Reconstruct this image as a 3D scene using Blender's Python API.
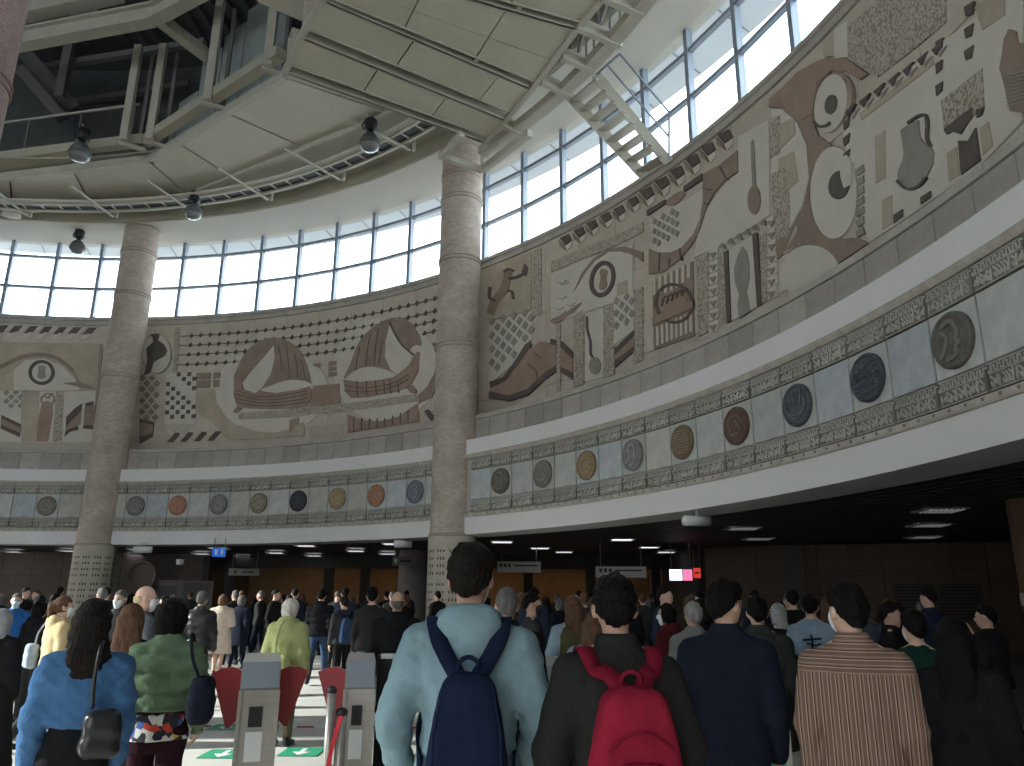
import bpy, bmesh, math, random
import numpy as np
from mathutils import Vector, Matrix
random.seed(7)
PI = math.pi
for o in list(bpy.data.objects): bpy.data.objects.remove(o)
scene = bpy.context.scene
COL = scene.collection

# ------------------------------------------------------------------ camera
FPX, PITCH, ROLL, EYE = 770.42, math.radians(15.4478), math.radians(0.4477), 1.65
CP, SP, CR, SR = math.cos(PITCH), math.sin(PITCH), math.cos(ROLL), math.sin(ROLL)
cam_d = bpy.data.cameras.new('camera'); cam = bpy.data.objects.new('camera', cam_d); COL.objects.link(cam)
cam_d.sensor_fit = 'HORIZONTAL'; cam_d.sensor_width = 36.0; cam_d.lens = FPX/1024*36.0
cam_d.clip_start = 0.05; cam_d.clip_end = 400
_r = Vector((CR, -SR*SP, SR*CP)); _u = Vector((-SR, -CR*SP, CR*CP)); _f = Vector((0, CP, SP))
cam.matrix_world = Matrix(((_r.x, _u.x, -_f.x, 0), (_r.y, _u.y, -_f.y, 0), (_r.z, _u.z, -_f.z, EYE), (0, 0, 0, 1)))
scene.camera = cam

# ------------------------------------------------------------------ world, sun, exposure
world = bpy.data.worlds.new('overcast_sky'); scene.world = world; world.use_nodes = True
bg = world.node_tree.nodes['Background']
bg.inputs[0].default_value = (0.93, 0.97, 1.0, 1); bg.inputs[1].default_value = 3.2
sun_d = bpy.data.lights.new('sun', 'SUN'); sun = bpy.data.objects.new('sun', sun_d); COL.objects.link(sun)
sun_d.energy = 12.0; sun_d.angle = math.radians(2.5); sun_d.color = (1.0, 0.95, 0.86)
sun.rotation_euler = Vector((0.925, 0.12, -0.355)).to_track_quat('-Z', 'Y').to_euler()      # low sun from the left through the high windows
scene.view_settings.view_transform = 'Standard'
scene.view_settings.look = 'None'
scene.view_settings.gamma = 1.0
scene.view_settings.use_curve_mapping = False
scene.view_settings.exposure = 1.18

# ------------------------------------------------------------------ geometry of the rotunda
CX, CY = -17.649, 6.339            # centre of the drum; heights below are metres above the floor
def ray(p):
    X, Y = p[0]-512, p[1]-383
    x, y = X*CR+Y*SR, -X*SR+Y*CR
    u = -y
    return (x, FPX*CP-u*SP, FPX*SP+u*CP)
def cyl(p, R):                      # pixel -> (angle in degrees, height) on the drum of radius R
    dx, dy, dz = ray(p)
    a = dx*dx+dy*dy; b = -(dx*CX+dy*CY); c = CX*CX+CY*CY-R*R
    t = (-b+math.sqrt(b*b-a*c))/a
    return math.degrees(math.atan2(dy*t-CY, dx*t-CX)), dz*t+EYE
def plane(p, z):                    # pixel -> point at height z
    d = ray(p); t = (z-EYE)/d[2]
    return Vector((d[0]*t, d[1]*t, z))
def along(p, dist):                 # pixel -> point at horizontal distance
    d = ray(p); t = dist/math.hypot(d[0], d[1])
    return Vector((d[0]*t, d[1]*t, d[2]*t+EYE))
def pol(R, th, z):
    t = math.radians(th); return Vector((CX+R*math.cos(t), CY+R*math.sin(t), z))

# ------------------------------------------------------------------ materials
MATS = {}
def mat(name, col, rough=0.8, metal=0.0, bump=0.0, bscale=30.0, var=0.0, vscale=3.0, col2=None, emit=0.0, coords='Object', spec=0.3, objvar=0.0, stretch=None):
    if name in MATS: return MATS[name]
    m = bpy.data.materials.new(name); m.use_nodes = True; nt = m.node_tree; N = nt.nodes; L = nt.links
    b = N['Principled BSDF']; b.inputs['Roughness'].default_value = rough; b.inputs['Metallic'].default_value = metal
    b.inputs['Specular IOR Level'].default_value = spec
    b.inputs['Base Color'].default_value = (*col, 1)
    tc = N.new('ShaderNodeTexCoord'); out = tc.outputs[coords]
    if stretch:
        mp_ = N.new('ShaderNodeMapping'); mp_.inputs['Scale'].default_value = stretch; L.new(out, mp_.inputs[0]); out = mp_.outputs[0]
    src = None
    if var > 0 or col2:
        n = N.new('ShaderNodeTexNoise'); n.inputs['Scale'].default_value = vscale; n.inputs['Detail'].default_value = 5; n.inputs['Roughness'].default_value = 0.65
        L.new(out, n.inputs['Vector'])
        r = N.new('ShaderNodeValToRGB'); L.new(n.outputs['Fac'], r.inputs[0])
        c2 = col2 if col2 else tuple(min(1, c*(1+var)) for c in col)
        c1 = col if col2 else tuple(c*(1-var) for c in col)
        r.color_ramp.elements[0].position = 0.35; r.color_ramp.elements[1].position = 0.65
        r.color_ramp.elements[0].color = (*c1, 1); r.color_ramp.elements[1].color = (*c2, 1)
        src = r.outputs[0]
    if objvar > 0:
        oi = N.new('ShaderNodeObjectInfo'); hs = N.new('ShaderNodeHueSaturation')
        mr = N.new('ShaderNodeMapRange'); mr.inputs[3].default_value = 1-objvar; mr.inputs[4].default_value = 1+objvar
        L.new(oi.outputs['Random'], mr.inputs[0]); L.new(mr.outputs[0], hs.inputs['Value'])
        if src: L.new(src, hs.inputs['Color'])
        else: hs.inputs['Color'].default_value = (*col, 1)
        src = hs.outputs[0]
    if src: L.new(src, b.inputs['Base Color'])
    if bump > 0:
        n2 = N.new('ShaderNodeTexNoise'); n2.inputs['Scale'].default_value = bscale; n2.inputs['Detail'].default_value = 4
        L.new(out, n2.inputs['Vector'])
        bp = N.new('ShaderNodeBump'); bp.inputs['Strength'].default_value = bump; bp.inputs['Distance'].default_value = 0.02
        L.new(n2.outputs['Fac'], bp.inputs['Height']); L.new(bp.outputs[0], b.inputs['Normal'])
    if emit > 0:
        b.inputs['Emission Color'].default_value = (*col, 1); b.inputs['Emission Strength'].default_value = emit
    MATS[name] = m; return m
def fabric(name, col, **k):
    col = tuple(c*.68 for c in col)
    return mat('fabric_'+name, col, rough=0.92, bump=0.25, bscale=45, var=0.10, vscale=9, spec=0.05, **k)
def mat_glyph(name, col, dark, sc):   # fine carved inscription: rows of little strokes
    m = mat(name, col, rough=0.85, var=0.06, vscale=2, coords='UV'); nt = m.node_tree; N = nt.nodes; L = nt.links; b = N['Principled BSDF']
    src = b.inputs['Base Color'].links[0].from_socket
    tc = N.new('ShaderNodeTexCoord'); mp_ = N.new('ShaderNodeMapping'); mp_.inputs['Scale'].default_value = sc; L.new(tc.outputs['UV'], mp_.inputs[0])
    v = N.new('ShaderNodeTexVoronoi'); v.distance = 'CHEBYCHEV'; v.feature = 'F1'; v.inputs['Scale'].default_value = 1.0; L.new(mp_.outputs[0], v.inputs['Vector'])
    w = N.new('ShaderNodeTexNoise'); w.inputs['Scale'].default_value = 1.7; w.inputs['Detail'].default_value = 1; L.new(mp_.outputs[0], w.inputs['Vector'])
    ad = N.new('ShaderNodeMath'); ad.operation = 'MULTIPLY'; L.new(v.outputs['Distance'], ad.inputs[0]); L.new(w.outputs['Fac'], ad.inputs[1])
    r = N.new('ShaderNodeValToRGB'); r.color_ramp.elements[0].position = 0.19; r.color_ramp.elements[1].position = 0.26
    r.color_ramp.elements[0].color = (0, 0, 0, 1); r.color_ramp.elements[1].color = (1, 1, 1, 1); L.new(ad.outputs[0], r.inputs[0])
    mx = N.new('ShaderNodeMixRGB'); L.new(r.outputs[0], mx.inputs[0]); L.new(src, mx.inputs[1]); mx.inputs[2].default_value = (*dark, 1)
    L.new(mx.outputs[0], b.inputs['Base Color'])
    bp = N.new('ShaderNodeBump'); bp.inputs['Strength'].default_value = 0.5; bp.inputs['Distance'].default_value = 0.02; bp.invert = True
    L.new(r.outputs[0], bp.inputs['Height']); L.new(bp.outputs[0], b.inputs['Normal'])
    return m
def mat_mosaic(name, col, col2, bw, bh):   # small tesserae (column skin)
    m = mat(name, col, rough=0.8, coords='UV'); nt = m.node_tree; N = nt.nodes; L = nt.links; b = N['Principled BSDF']
    tc = N.new('ShaderNodeTexCoord')
    br = N.new('ShaderNodeTexBrick'); br.inputs['Scale'].default_value = 1; br.inputs['Brick Width'].default_value = bw; br.inputs['Row Height'].default_value = bh
    br.inputs['Mortar Size'].default_value = 0.008; br.inputs['Color1'].default_value = (*col, 1); br.inputs['Color2'].default_value = (*col2, 1)
    br.inputs['Mortar'].default_value = (col[0]*.72, col[1]*.70, col[2]*.68, 1); br.inputs['Bias'].default_value = 0.0
    L.new(tc.outputs['UV'], br.inputs['Vector'])
    n = N.new('ShaderNodeTexNoise'); n.inputs['Scale'].default_value = 1.2; n.inputs['Detail'].default_value = 6; n.inputs['Roughness'].default_value = .7; L.new(tc.outputs['UV'], n.inputs['Vector'])
    mx = N.new('ShaderNodeMixRGB'); mx.blend_type = 'OVERLAY'; mx.inputs[0].default_value = 0.55
    L.new(br.outputs['Color'], mx.inputs[1]); L.new(n.outputs['Fac'], mx.inputs[2]); L.new(mx.outputs[0], b.inputs['Base Color'])
    bp = N.new('ShaderNodeBump'); bp.inputs['Strength'].default_value = 0.5; bp.inputs['Distance'].default_value = 0.012; bp.invert = True
    L.new(br.outputs['Fac'], bp.inputs['Height']); L.new(bp.outputs[0], b.inputs['Normal'])
    return m

# ------------------------------------------------------------------ mesh helpers
def link(o, parent=None):
    COL.objects.link(o)
    if parent is not None: o.parent = parent
    return o
def tag(o, label=None, cat=None, group=None, kind=None):
    if label: o['label'] = label
    if cat: o['category'] = cat
    if group: o['group'] = group
    if kind: o['kind'] = kind
    return o
def mesh_obj(name, vs, fs, m=None, parent=None, smooth=False, uv=None, mi=None):
    me = bpy.data.meshes.new(name); me.from_pydata([tuple(v) for v in vs], [], [tuple(f) for f in fs])
    for q in (m if isinstance(m, (list, tuple)) else [m]):
        if q: me.materials.append(q)
    if mi is not None: me.polygons.foreach_set('material_index', mi)
    if uv is not None:
        l = me.uv_layers.new(name='UVMap'); idx = np.zeros(len(me.loops), dtype=np.int32); me.loops.foreach_get('vertex_index', idx)
        l.data.foreach_set('uv', np.asarray(uv, dtype=np.float32)[idx].ravel())
    if smooth: me.polygons.foreach_set('use_smooth', [True]*len(me.polygons))
    me.update()
    return link(bpy.data.objects.new(name, me), parent)
def empty(name, loc=(0, 0, 0), rz=0.0, parent=None):
    o = bpy.data.objects.new(name, None); o.location = loc; o.rotation_euler = (0, 0, rz); o.empty_display_size = 0.2
    return link(o, parent)
class MB:                            # collects shapes into one mesh
    def __init__(s): s.v = []; s.f = []; s.mi = []
    def add(s, vs, fs, mi=0):
        b = len(s.v); s.v += [tuple(v) for v in vs]; s.f += [tuple(i+b for i in f) for f in fs]; s.mi += [mi]*len(fs); return s
    def box(s, c, d, rz=0, mi=0):
        x, y, z = d[0]/2, d[1]/2, d[2]/2; ca, sa = math.cos(rz), math.sin(rz)
        vs = []
        for q in ((-x,-y,-z),(x,-y,-z),(x,y,-z),(-x,y,-z),(-x,-y,z),(x,-y,z),(x,y,z),(-x,y,z)):
            vs.append((c[0]+q[0]*ca-q[1]*sa, c[1]+q[0]*sa+q[1]*ca, c[2]+q[2]))
        return s.add(vs, BOXF, mi)
    def bar(s, a, b, w, h, up=(0, 0, 1), mi=0):      # rectangular bar from a to b
        a, b = Vector(a), Vector(b); d = (b-a).normalized(); u = Vector(up)
        if abs(d.dot(u)) > 0.98: u = Vector((1, 0, 0))
        sx = d.cross(u).normalized()*(w/2); sy = sx.cross(d).normalized()*(h/2)
        vs = [a-sx-sy, a+sx-sy, b+sx-sy, b-sx-sy, a-sx+sy, a+sx+sy, b+sx+sy, b-sx+sy]
        return s.add(vs, BOXF, mi)
    def tube(s, pts, r, n=8, mi=0, cap=True):
        pts = [Vector(p) for p in pts]; rs = r if isinstance(r, (list, tuple)) else [r]*len(pts); vs = []; fs = []
        u = None
        for i, p in enumerate(pts):
            d = (pts[min(i+1, len(pts)-1)]-pts[max(i-1, 0)]).normalized()
            if u is None: u = d.orthogonal().normalized()
            u = (u-d*u.dot(d)).normalized(); w = d.cross(u)
            for k in range(n):
                a = 2*PI*k/n; vs.append(p+(u*math.cos(a)+w*math.sin(a))*rs[i])
        for i in range(len(pts)-1):
            for k in range(n): fs.append((i*n+k, i*n+(k+1) % n, (i+1)*n+(k+1) % n, (i+1)*n+k))
        if cap: fs.append(tuple(range(n))[::-1]); fs.append(tuple((len(pts)-1)*n+k for k in range(n)))
        return s.add(vs, fs, mi)
    def lathe(s, prof, c=(0, 0, 0), n=24, mi=0):      # prof [(r,z)]
        vs = []; fs = []
        for r, z in prof:
            for k in range(n): a = 2*PI*k/n; vs.append((c[0]+r*math.cos(a), c[1]+r*math.sin(a), c[2]+z))
        for i in range(len(prof)-1):
            for k in range(n): fs.append((i*n+k, i*n+(k+1) % n, (i+1)*n+(k+1) % n, (i+1)*n+k))
        fs.append(tuple(range(n))[::-1]); fs.append(tuple((len(prof)-1)*n+k for k in range(n)))
        return s.add(vs, fs, mi)
    def ribbon(s, pts, nrm, w, t, mi=0):               # strap: flat band along pts, nrm = outward normals
        vs = []; fs = []; P = [Vector(p) for p in pts]
        for i, p in enumerate(P):
            d = (P[min(i+1, len(P)-1)]-P[max(i-1, 0)]).normalized(); nn = Vector(nrm[i]); nn = (nn-d*nn.dot(d)).normalized(); x = d.cross(nn)*(w/2)
            vs += [p-x, p+x, p+x+nn*t, p-x+nn*t]
        for i in range(len(P)-1):
            for k in range(4): fs.append((i*4+k, i*4+(k+1) % 4, (i+1)*4+(k+1) % 4, (i+1)*4+k))
        fs.append((3, 2, 1, 0)); e = (len(P)-1)*4; fs.append((e, e+1, e+2, e+3))
        return s.add(vs, fs, mi)
    def build(s, name, m=None, parent=None, smooth=False):
        return mesh_obj(name, s.v, s.f, m, parent, smooth, mi=s.mi if isinstance(m, (list, tuple)) else None)
BOXF = [(0,3,2,1),(4,5,6,7),(0,1,5,4),(1,2,6,5),(2,3,7,6),(3,0,4,7)]
def sweep(name, prof, th0, th1, n, m, parent=None, closed=True, uvs=True):   # ring solid: profile [(R,z)] swept about the drum's axis
    vs = []; fs = []; uv = []; k = len(prof)
    full = abs(th1-th0) >= 359.9
    cum = [0]
    for i in range(1, k): cum.append(cum[-1]+math.hypot(prof[i][0]-prof[i-1][0], prof[i][1]-prof[i-1][1]))
    rows = n if full else n+1
    for i in range(rows):
        th = th0+(th1-th0)*i/n
        for j, (R, z) in enumerate(prof): vs.append(pol(R, th, z)); uv.append((-math.radians(th)*prof[0][0], cum[j]))
    for i in range(n):
        a = i*k; b = ((i+1) % rows)*k
        for j in range(k if closed else k-1):
            j2 = (j+1) % k; fs.append((a+j, b+j, b+j2, a+j2))
    if closed and not full: fs.append(tuple(range(k))); fs.append(tuple((rows-1)*k+j for j in range(k))[::-1])
    return mesh_obj(name, vs, fs, m, parent, uv=uv)
def catmull(pts, n=6, closed=True):
    P = [np.array(p, float) for p in pts]; out = []; L = len(P)
    for i in range(L if closed else L-1):
        g = (lambda q: P[q % L]) if closed else (lambda q: P[min(max(q, 0), L-1)])
        p0, p1, p2, p3 = g(i-1), g(i), g(i+1), g(i+2)
        for k in range(n):
            t = k/n; out.append(tuple(0.5*((2*p1)+(-p0+p2)*t+(2*p0-5*p1+4*p2-p3)*t*t+(-p0+3*p1-3*p2+p3)*t**3)))
    if not closed: out.append(tuple(P[-1]))
    return out
def place(o, th, R, z):               # local +Y outward, local X to the right seen from inside
    o.location = pol(R, th, z); o.rotation_euler = (0, 0, math.radians(th-90)); return o
def dup(o, parent=None, name=None):
    c = o.copy(); COL.objects.link(c)
    if parent is not None: c.parent = parent
    return c
# ================================================================== STRUCTURE
M_white = mat('painted_plaster', (0.62, 0.61, 0.59), rough=0.7, var=0.03, vscale=0.6)
M_stone = mat('plinth_stone', (0.33, 0.30, 0.27), rough=0.75, var=0.16, vscale=1.6, objvar=0.16, bump=0.15)
M_cap = mat('plinth_cap', (0.36, 0.33, 0.29), rough=0.7, var=0.12, vscale=2)
M_cornice = mat('cornice_stone', (0.40, 0.37, 0.32), rough=0.75, var=0.15, vscale=4)
M_back = mat('frieze_joint', (0.36, 0.345, 0.31), rough=0.9)
M_slab = mat('mural_slab', (0.45, 0.395, 0.325), rough=0.75, var=0.10, vscale=1.3, objvar=0.07, bump=0.12, bscale=18)
M_joint = mat('mural_joint', (0.21, 0.185, 0.155), rough=0.9)
M_soffit = mat('soffit_plaster', (0.53, 0.495, 0.43), rough=0.8)
M_beige = mat('ceiling_beige', (0.40, 0.37, 0.29), rough=0.8, var=0.05, vscale=0.8)
M_panel = mat('ceiling_panel', (0.47, 0.44, 0.35), rough=0.75, var=0.05, vscale=0.7, objvar=0.04)
M_steelb = mat('painted_steel_beam', (0.42, 0.40, 0.33), rough=0.6, var=0.06, vscale=2)
M_steeld = mat('dark_steel', (0.16, 0.16, 0.15), rough=0.6)
M_mull = mat('mullion_aluminium', (0.25, 0.29, 0.34), rough=0.45, metal=0.3)
M_black = mat('black_plastic', (0.015, 0.015, 0.016), rough=0.5)
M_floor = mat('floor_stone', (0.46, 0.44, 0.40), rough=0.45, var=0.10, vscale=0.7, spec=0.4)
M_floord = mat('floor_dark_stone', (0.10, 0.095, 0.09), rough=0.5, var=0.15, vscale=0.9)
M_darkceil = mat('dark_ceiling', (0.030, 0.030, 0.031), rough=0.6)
M_roof = mat('roof_sheet', (0.085, 0.09, 0.09), rough=0.6, var=0.1)
M_glass = bpy.data.materials.new('window_glass'); M_glass.use_nodes = True
_n = M_glass.node_tree.nodes; _l = M_glass.node_tree.links; _n.clear()
_o = _n.new('ShaderNodeOutputMaterial'); _m = _n.new('ShaderNodeMixShader'); _t = _n.new('ShaderNodeBsdfTransparent'); _g = _n.new('ShaderNodeBsdfGlossy')
_t.inputs[0].default_value = (0.88, 0.93, 0.96, 1); _g.inputs['Roughness'].default_value = 0.05; _m.inputs[0].default_value = 0.06
_l.new(_t.outputs[0], _m.inputs[1]); _l.new(_g.outputs[0], _m.inputs[2]); _l.new(_m.outputs[0], _o.inputs[0])

TH0, TH1, NS = -42.0, 128.0, 170
Z_SOF, Z_FR0, Z_FR1, Z_LED, Z_PL, Z_SILL, Z_WT = 3.40, 4.03, 5.67, 6.26, 7.12, 13.0, 16.55
# floor
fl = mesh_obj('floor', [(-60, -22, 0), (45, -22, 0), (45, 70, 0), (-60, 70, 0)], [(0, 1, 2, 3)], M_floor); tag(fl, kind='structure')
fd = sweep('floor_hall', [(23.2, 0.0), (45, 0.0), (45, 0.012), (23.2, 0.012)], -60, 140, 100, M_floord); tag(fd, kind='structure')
# lower white band, soffit edge, cornices, upper white band
tag(sweep('trim_1', [(23.5, Z_SOF), (24.6, Z_SOF), (24.6, Z_FR0-.13), (23.5, Z_FR0-.13)], TH0, TH1, NS, M_white), kind='structure')
tag(sweep('trim_2', [(23.46, Z_FR0-.13), (24.4, Z_FR0-.13), (24.4, Z_FR0), (23.50, Z_FR0), (23.44, Z_FR0-.03), (23.44, Z_FR0-.10)], TH0, TH1, NS, M_cornice), kind='structure')
wf = tag(sweep('wall_frieze', [(23.56, Z_FR0), (24.4, Z_FR0), (24.4, Z_FR1), (23.56, Z_FR1)], TH0, TH1, NS, M_back), kind='structure')
tag(sweep('trim_3', [(23.48, Z_FR1), (24.4, Z_FR1), (24.4, Z_FR1+.13), (23.46, Z_FR1+.13), (23.42, Z_FR1+.09), (23.45, Z_FR1+.04)], TH0, TH1, NS, M_cornice), kind='structure')
tag(sweep('trim_4', [(23.5, Z_FR1+.13), (25.4, Z_FR1+.13), (25.4, Z_LED), (23.5, Z_LED)], TH0, TH1, NS, M_white), kind='structure')
# rosette dots along the lower cornice
d0 = MB().lathe([(0.022, -0.012), (0.022, 0.0), (0.012, 0.012)], n=8)
dots = MB(); th = 2.0
while th < 100:
    for dv in (0,):
        c = pol(23.437, th, Z_FR0-.065); rx = math.radians(th)
        for k in range(8):
            pass
        n = 8; vs = []; T = Vector((math.sin(rx), -math.cos(rx), 0)); O = Vector((math.cos(rx), math.sin(rx), 0))
        for r_, dpt in ((0.026, 0.01), (0.026, -0.008), (0.012, -0.018)):
            for k in range(n): a = 2*PI*k/n; vs.append(c+T*r_*math.cos(a)+Vector((0, 0, r_*math.sin(a)))+O*dpt)
        fs = [(i*n+k, i*n+(k+1) % n, (i+1)*n+(k+1) % n, (i+1)*n+k) for i in range(2) for k in range(n)]+[tuple(2*n+k for k in range(n))]
        dots.add(vs, fs)
    th += 0.73
o = dots.build('cornice_rosette', M_joint, bpy.data.objects['trim_2']); o['kind'] = 'stuff'
# plinth: a core, stone slabs in front, a cap course
pc = tag(sweep('wall_plinth', [(23.93, Z_LED), (25.4, Z_LED), (25.4, Z_PL), (23.93, Z_PL)], TH0, TH1, NS, M_joint), kind='structure')
def slab_mesh(name, w, h, t, bev=0.006):
    x, z = w/2, h/2
    vs = [(-x, 0, -z), (x, 0, -z), (x, 0, z), (-x, 0, z), (-x, -t+bev, -z), (x, -t+bev, -z), (x, -t+bev, z), (-x, -t+bev, z),
          (-x+bev, -t, -z+bev), (x-bev, -t, -z+bev), (x-bev, -t, z-bev), (-x+bev, -t, z-bev)]
    fs = [(0,1,5,4),(1,2,6,5),(2,3,7,6),(3,0,4,7),(4,5,9,8),(5,6,10,9),(6,7,11,10),(7,4,8,11),(8,9,10,11)]
    me = bpy.data.meshes.new(name); me.from_pydata(vs, [], fs); return me
def slab_row(name, parent, R, z0, z1, th0, th1, step, t, m, gap=0.012, off=0.0):
    me = slab_mesh(name, math.radians(step)*R-gap, z1-z0-gap, t); me.materials.append(m)
    th = th0+off
    while th < th1:
        o = link(bpy.data.objects.new(name, me), parent); place(o, th+step/2, R, (z0+z1)/2); th += step
slab_row('plinth_slab', pc, 23.93, Z_LED, Z_PL-.15, 3, 102, 1.9, 0.03, M_stone)
slab_row('cap_stone', pc, 23.93, Z_PL-.15, Z_PL, 3, 102, 3.1, 0.07, M_cap)
# mural wall: core and stone slabs
wm = tag(sweep('wall_mural', [(25.02, Z_PL-.6), (25.5, Z_PL-.6), (25.5, Z_SILL), (25.02, Z_SILL)], TH0, TH1, NS, M_joint), kind='structure')
zz = [Z_PL-.5, 7.9, 9.15, 10.4, 11.6, Z_SILL-.28]
for i in range(len(zz)-1):
    slab_row('mural_slab', wm, 25.02, zz[i], zz[i+1], 2, 104, 3.6, 0.03, M_slab, gap=0.008, off=(i % 2)*1.8)
tag(sweep('trim_5', [(24.93, Z_SILL-.28), (25.5, Z_SILL-.28), (25.5, Z_SILL+.02), (24.86, Z_SILL+.02), (24.86, Z_SILL-.08), (24.93, Z_SILL-.10)], TH0, TH1, NS, M_cap), kind='structure')
# outer skin of the drum behind hall ceiling
# ---- window ring
win = tag(empty('window_1', (CX, CY, Z_SILL)), kind='structure'); RW = 25.05; NB = 84; ST = 360/NB; T_OFF = 99.75
h_w = Z_WT-Z_SILL
rows = [(0.0, 1.42), (1.42, 2.84), (2.84, h_w)]
mm = MB().box((0, 0, h_w/2), (0.15, 0.20, h_w)); m0 = None
pane_me = []
wpan = math.radians(ST)*RW
for r0, r1 in rows:
    me = bpy.data.meshes.new('pane'); b = MB().box((0, 0, (r0+r1)/2), (wpan-.12, 0.02, r1-r0-.08)); me.from_pydata(b.v, [], b.f); me.materials.append(M_glass); pane_me.append(me)
tr_me = bpy.data.meshes.new('transom'); b = MB().box((0, 0, 0), (wpan-.13, 0.14, 0.11)); tr_me.from_pydata(b.v, [], b.f); tr_me.materials.append(M_mull)
mu_me = bpy.data.meshes.new('mullion'); b = MB().box((0, 0, h_w/2), (0.14, 0.20, h_w)); mu_me.from_pydata(b.v, [], b.f); mu_me.materials.append(M_mull)
def ringput(name, me, th, R, z):
    o = link(bpy.data.objects.new(name, me), win); o.location = pol(R, th, z)-win.location; o.rotation_euler = (0, 0, math.radians(th-90)); return o
for k in range(NB):
    th = T_OFF-ST*k
    ringput('mullion', mu_me, th, RW, Z_SILL)
    for r, me in zip(rows, pane_me): ringput('pane', me, th-ST/2, RW*math.cos(math.radians(ST/2))+.02, Z_SILL)
    for zt in (0.05, 1.42, 2.84): ringput('transom', tr_me, th-ST/2, RW*math.cos(math.radians(ST/2)), Z_SILL+zt)
# outside: eaves over the windows
tag(sweep('ceiling_eaves', [(25.2, Z_WT+.05), (26.9, Z_WT+.25), (26.9, Z_WT+.9), (25.2, Z_WT+.9)], 0, 360, 120, mat('eaves_paint', (0.55, 0.57, 0.58), rough=.8)), kind='structure')
ev = MB()
for k in range(NB):
    th = T_OFF-ST*(k+.5); ev.bar(pol(25.3, th, Z_WT+.04), pol(26.8, th+1.0, Z_WT+.23), 0.03, 0.02)
ev.build('eaves_seam', M_steeld, bpy.data.objects['ceiling_eaves'])['kind'] = 'stuff'
# ring beam soffit and its beige inner face
tag(sweep('ceiling_ring', [(22.95, Z_WT-.02), (25.3, Z_WT-.02), (25.3, Z_WT+1.0), (23.02, Z_WT+1.0), (23.02, Z_WT+.10), (22.95, Z_WT+.10)], 0, 360, 180, M_soffit), kind='structure')
tag(sweep('trim_6', [(22.85, Z_WT+.0), (23.02, Z_WT+.0), (23.02, Z_WT+2.2), (22.85, Z_WT+2.2)], 0, 360, 180, M_beige), kind='structure')
# ================================================================== HALL UNDER THE GALLERY
M_hallwall = mat('hall_wall_panel', (0.14, 0.10, 0.075), rough=0.7, var=0.10, vscale=1.2, objvar=0.12)
M_hallwall2 = mat('hall_wall_grey', (0.105, 0.088, 0.076), rough=0.8, var=0.1, vscale=1.5, objvar=0.1)
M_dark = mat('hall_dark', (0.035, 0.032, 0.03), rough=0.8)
M_ochre = mat('hall_ochre', (0.15, 0.098, 0.055), rough=0.7, var=0.12, vscale=1.0)
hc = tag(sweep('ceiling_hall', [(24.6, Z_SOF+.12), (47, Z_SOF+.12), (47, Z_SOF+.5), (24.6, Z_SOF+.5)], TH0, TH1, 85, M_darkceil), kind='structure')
sl_me = None
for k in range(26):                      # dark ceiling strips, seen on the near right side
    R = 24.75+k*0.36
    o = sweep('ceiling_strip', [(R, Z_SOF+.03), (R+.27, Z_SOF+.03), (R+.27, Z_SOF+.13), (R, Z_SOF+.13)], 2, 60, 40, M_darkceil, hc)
tag(sweep('wall_outer_unseen', [(46.5, 0), (47, 0), (47, Z_SOF+.5), (46.5, Z_SOF+.5)], TH0, TH1, 85, M_dark), kind='structure')  # unseen closing wall, added to keep sky light out of the hall
tag(mesh_obj('wall_added_shade', [pol(23.6, TH0, 0), pol(47, TH0, 0), pol(47, TH0, 26), pol(23.6, TH0, 16), pol(23.6, TH0-.6, 0), pol(47, TH0-.6, 0), pol(47, TH0-.6, 26), pol(23.6, TH0-.6, 16)],
    [(0,1,2,3),(7,6,5,4),(0,4,5,1),(1,5,6,2),(2,6,7,3),(3,7,4,0)], M_white), kind='structure')  # unseen radial wall, raised high to keep sun off the right side
tag(sweep('wall_right', [(23.55, 0), (24.4, 0), (24.4, Z_SOF), (23.55, Z_SOF)], TH0, -8, 20, M_hallwall2), kind='structure')
tag(sweep('wall_left_unseen', [(24.9, 0), (25.3, 0), (25.3, Z_SILL), (24.9, Z_SILL)], TH1, 280, 60, mat('lobby_wall', (0.34, 0.31, 0.27), rough=.8)), kind='structure')  # unseen back of the drum, closed to cut the light coming in
tag(sweep('bay_sun_blocker', [(25.2, Z_SILL), (25.4, Z_SILL), (25.4, Z_WT), (25.2, Z_WT)], 104, 153, 25, MATS['lobby_wall']), kind='structure')  # added opaque bays out of view, keeping sun off the far frieze
tag(sweep('wall_light_cut', [(24.9, 7.5), (25.3, 7.5), (25.3, Z_SILL), (24.9, Z_SILL)], 280, 318, 20, MATS['lobby_wall']), kind='structure')  # unseen wall added above the opening to dim the canopy underside
def panel_wall(name, a, b, nx, zs, m, t=0.05, gap=0.015, core=M_dark, z1=None):
    a, b = Vector((a[0], a[1], 0)), Vector((b[0], b[1], 0)); d = b-a; L = d.length; rz = math.atan2(d.y, d.x); z1 = z1 or Z_SOF+.12
    w = tag(MB().box((L/2, .15, z1/2), (L, 0.2, z1)).build(name, core), kind='structure'); w.location = a; w.rotation_euler = (0, 0, rz)
    for i in range(len(zs)-1):
        me = slab_mesh('wall_panel', L/nx-gap, zs[i+1]-zs[i]-gap, t); me.materials.append(m)
        for k in range(nx):
            o = link(bpy.data.objects.new('wall_panel', me), w); o.location = ((k+.5)*L/nx, 0.05, (zs[i]+zs[i+1])/2)
    return w
w1 = panel_wall('wall_back_left', (-33, 36.0), (-14.6, 38.2), 14, [0, 1.2, 2.4, 3.5], M_hallwall2)
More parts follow.
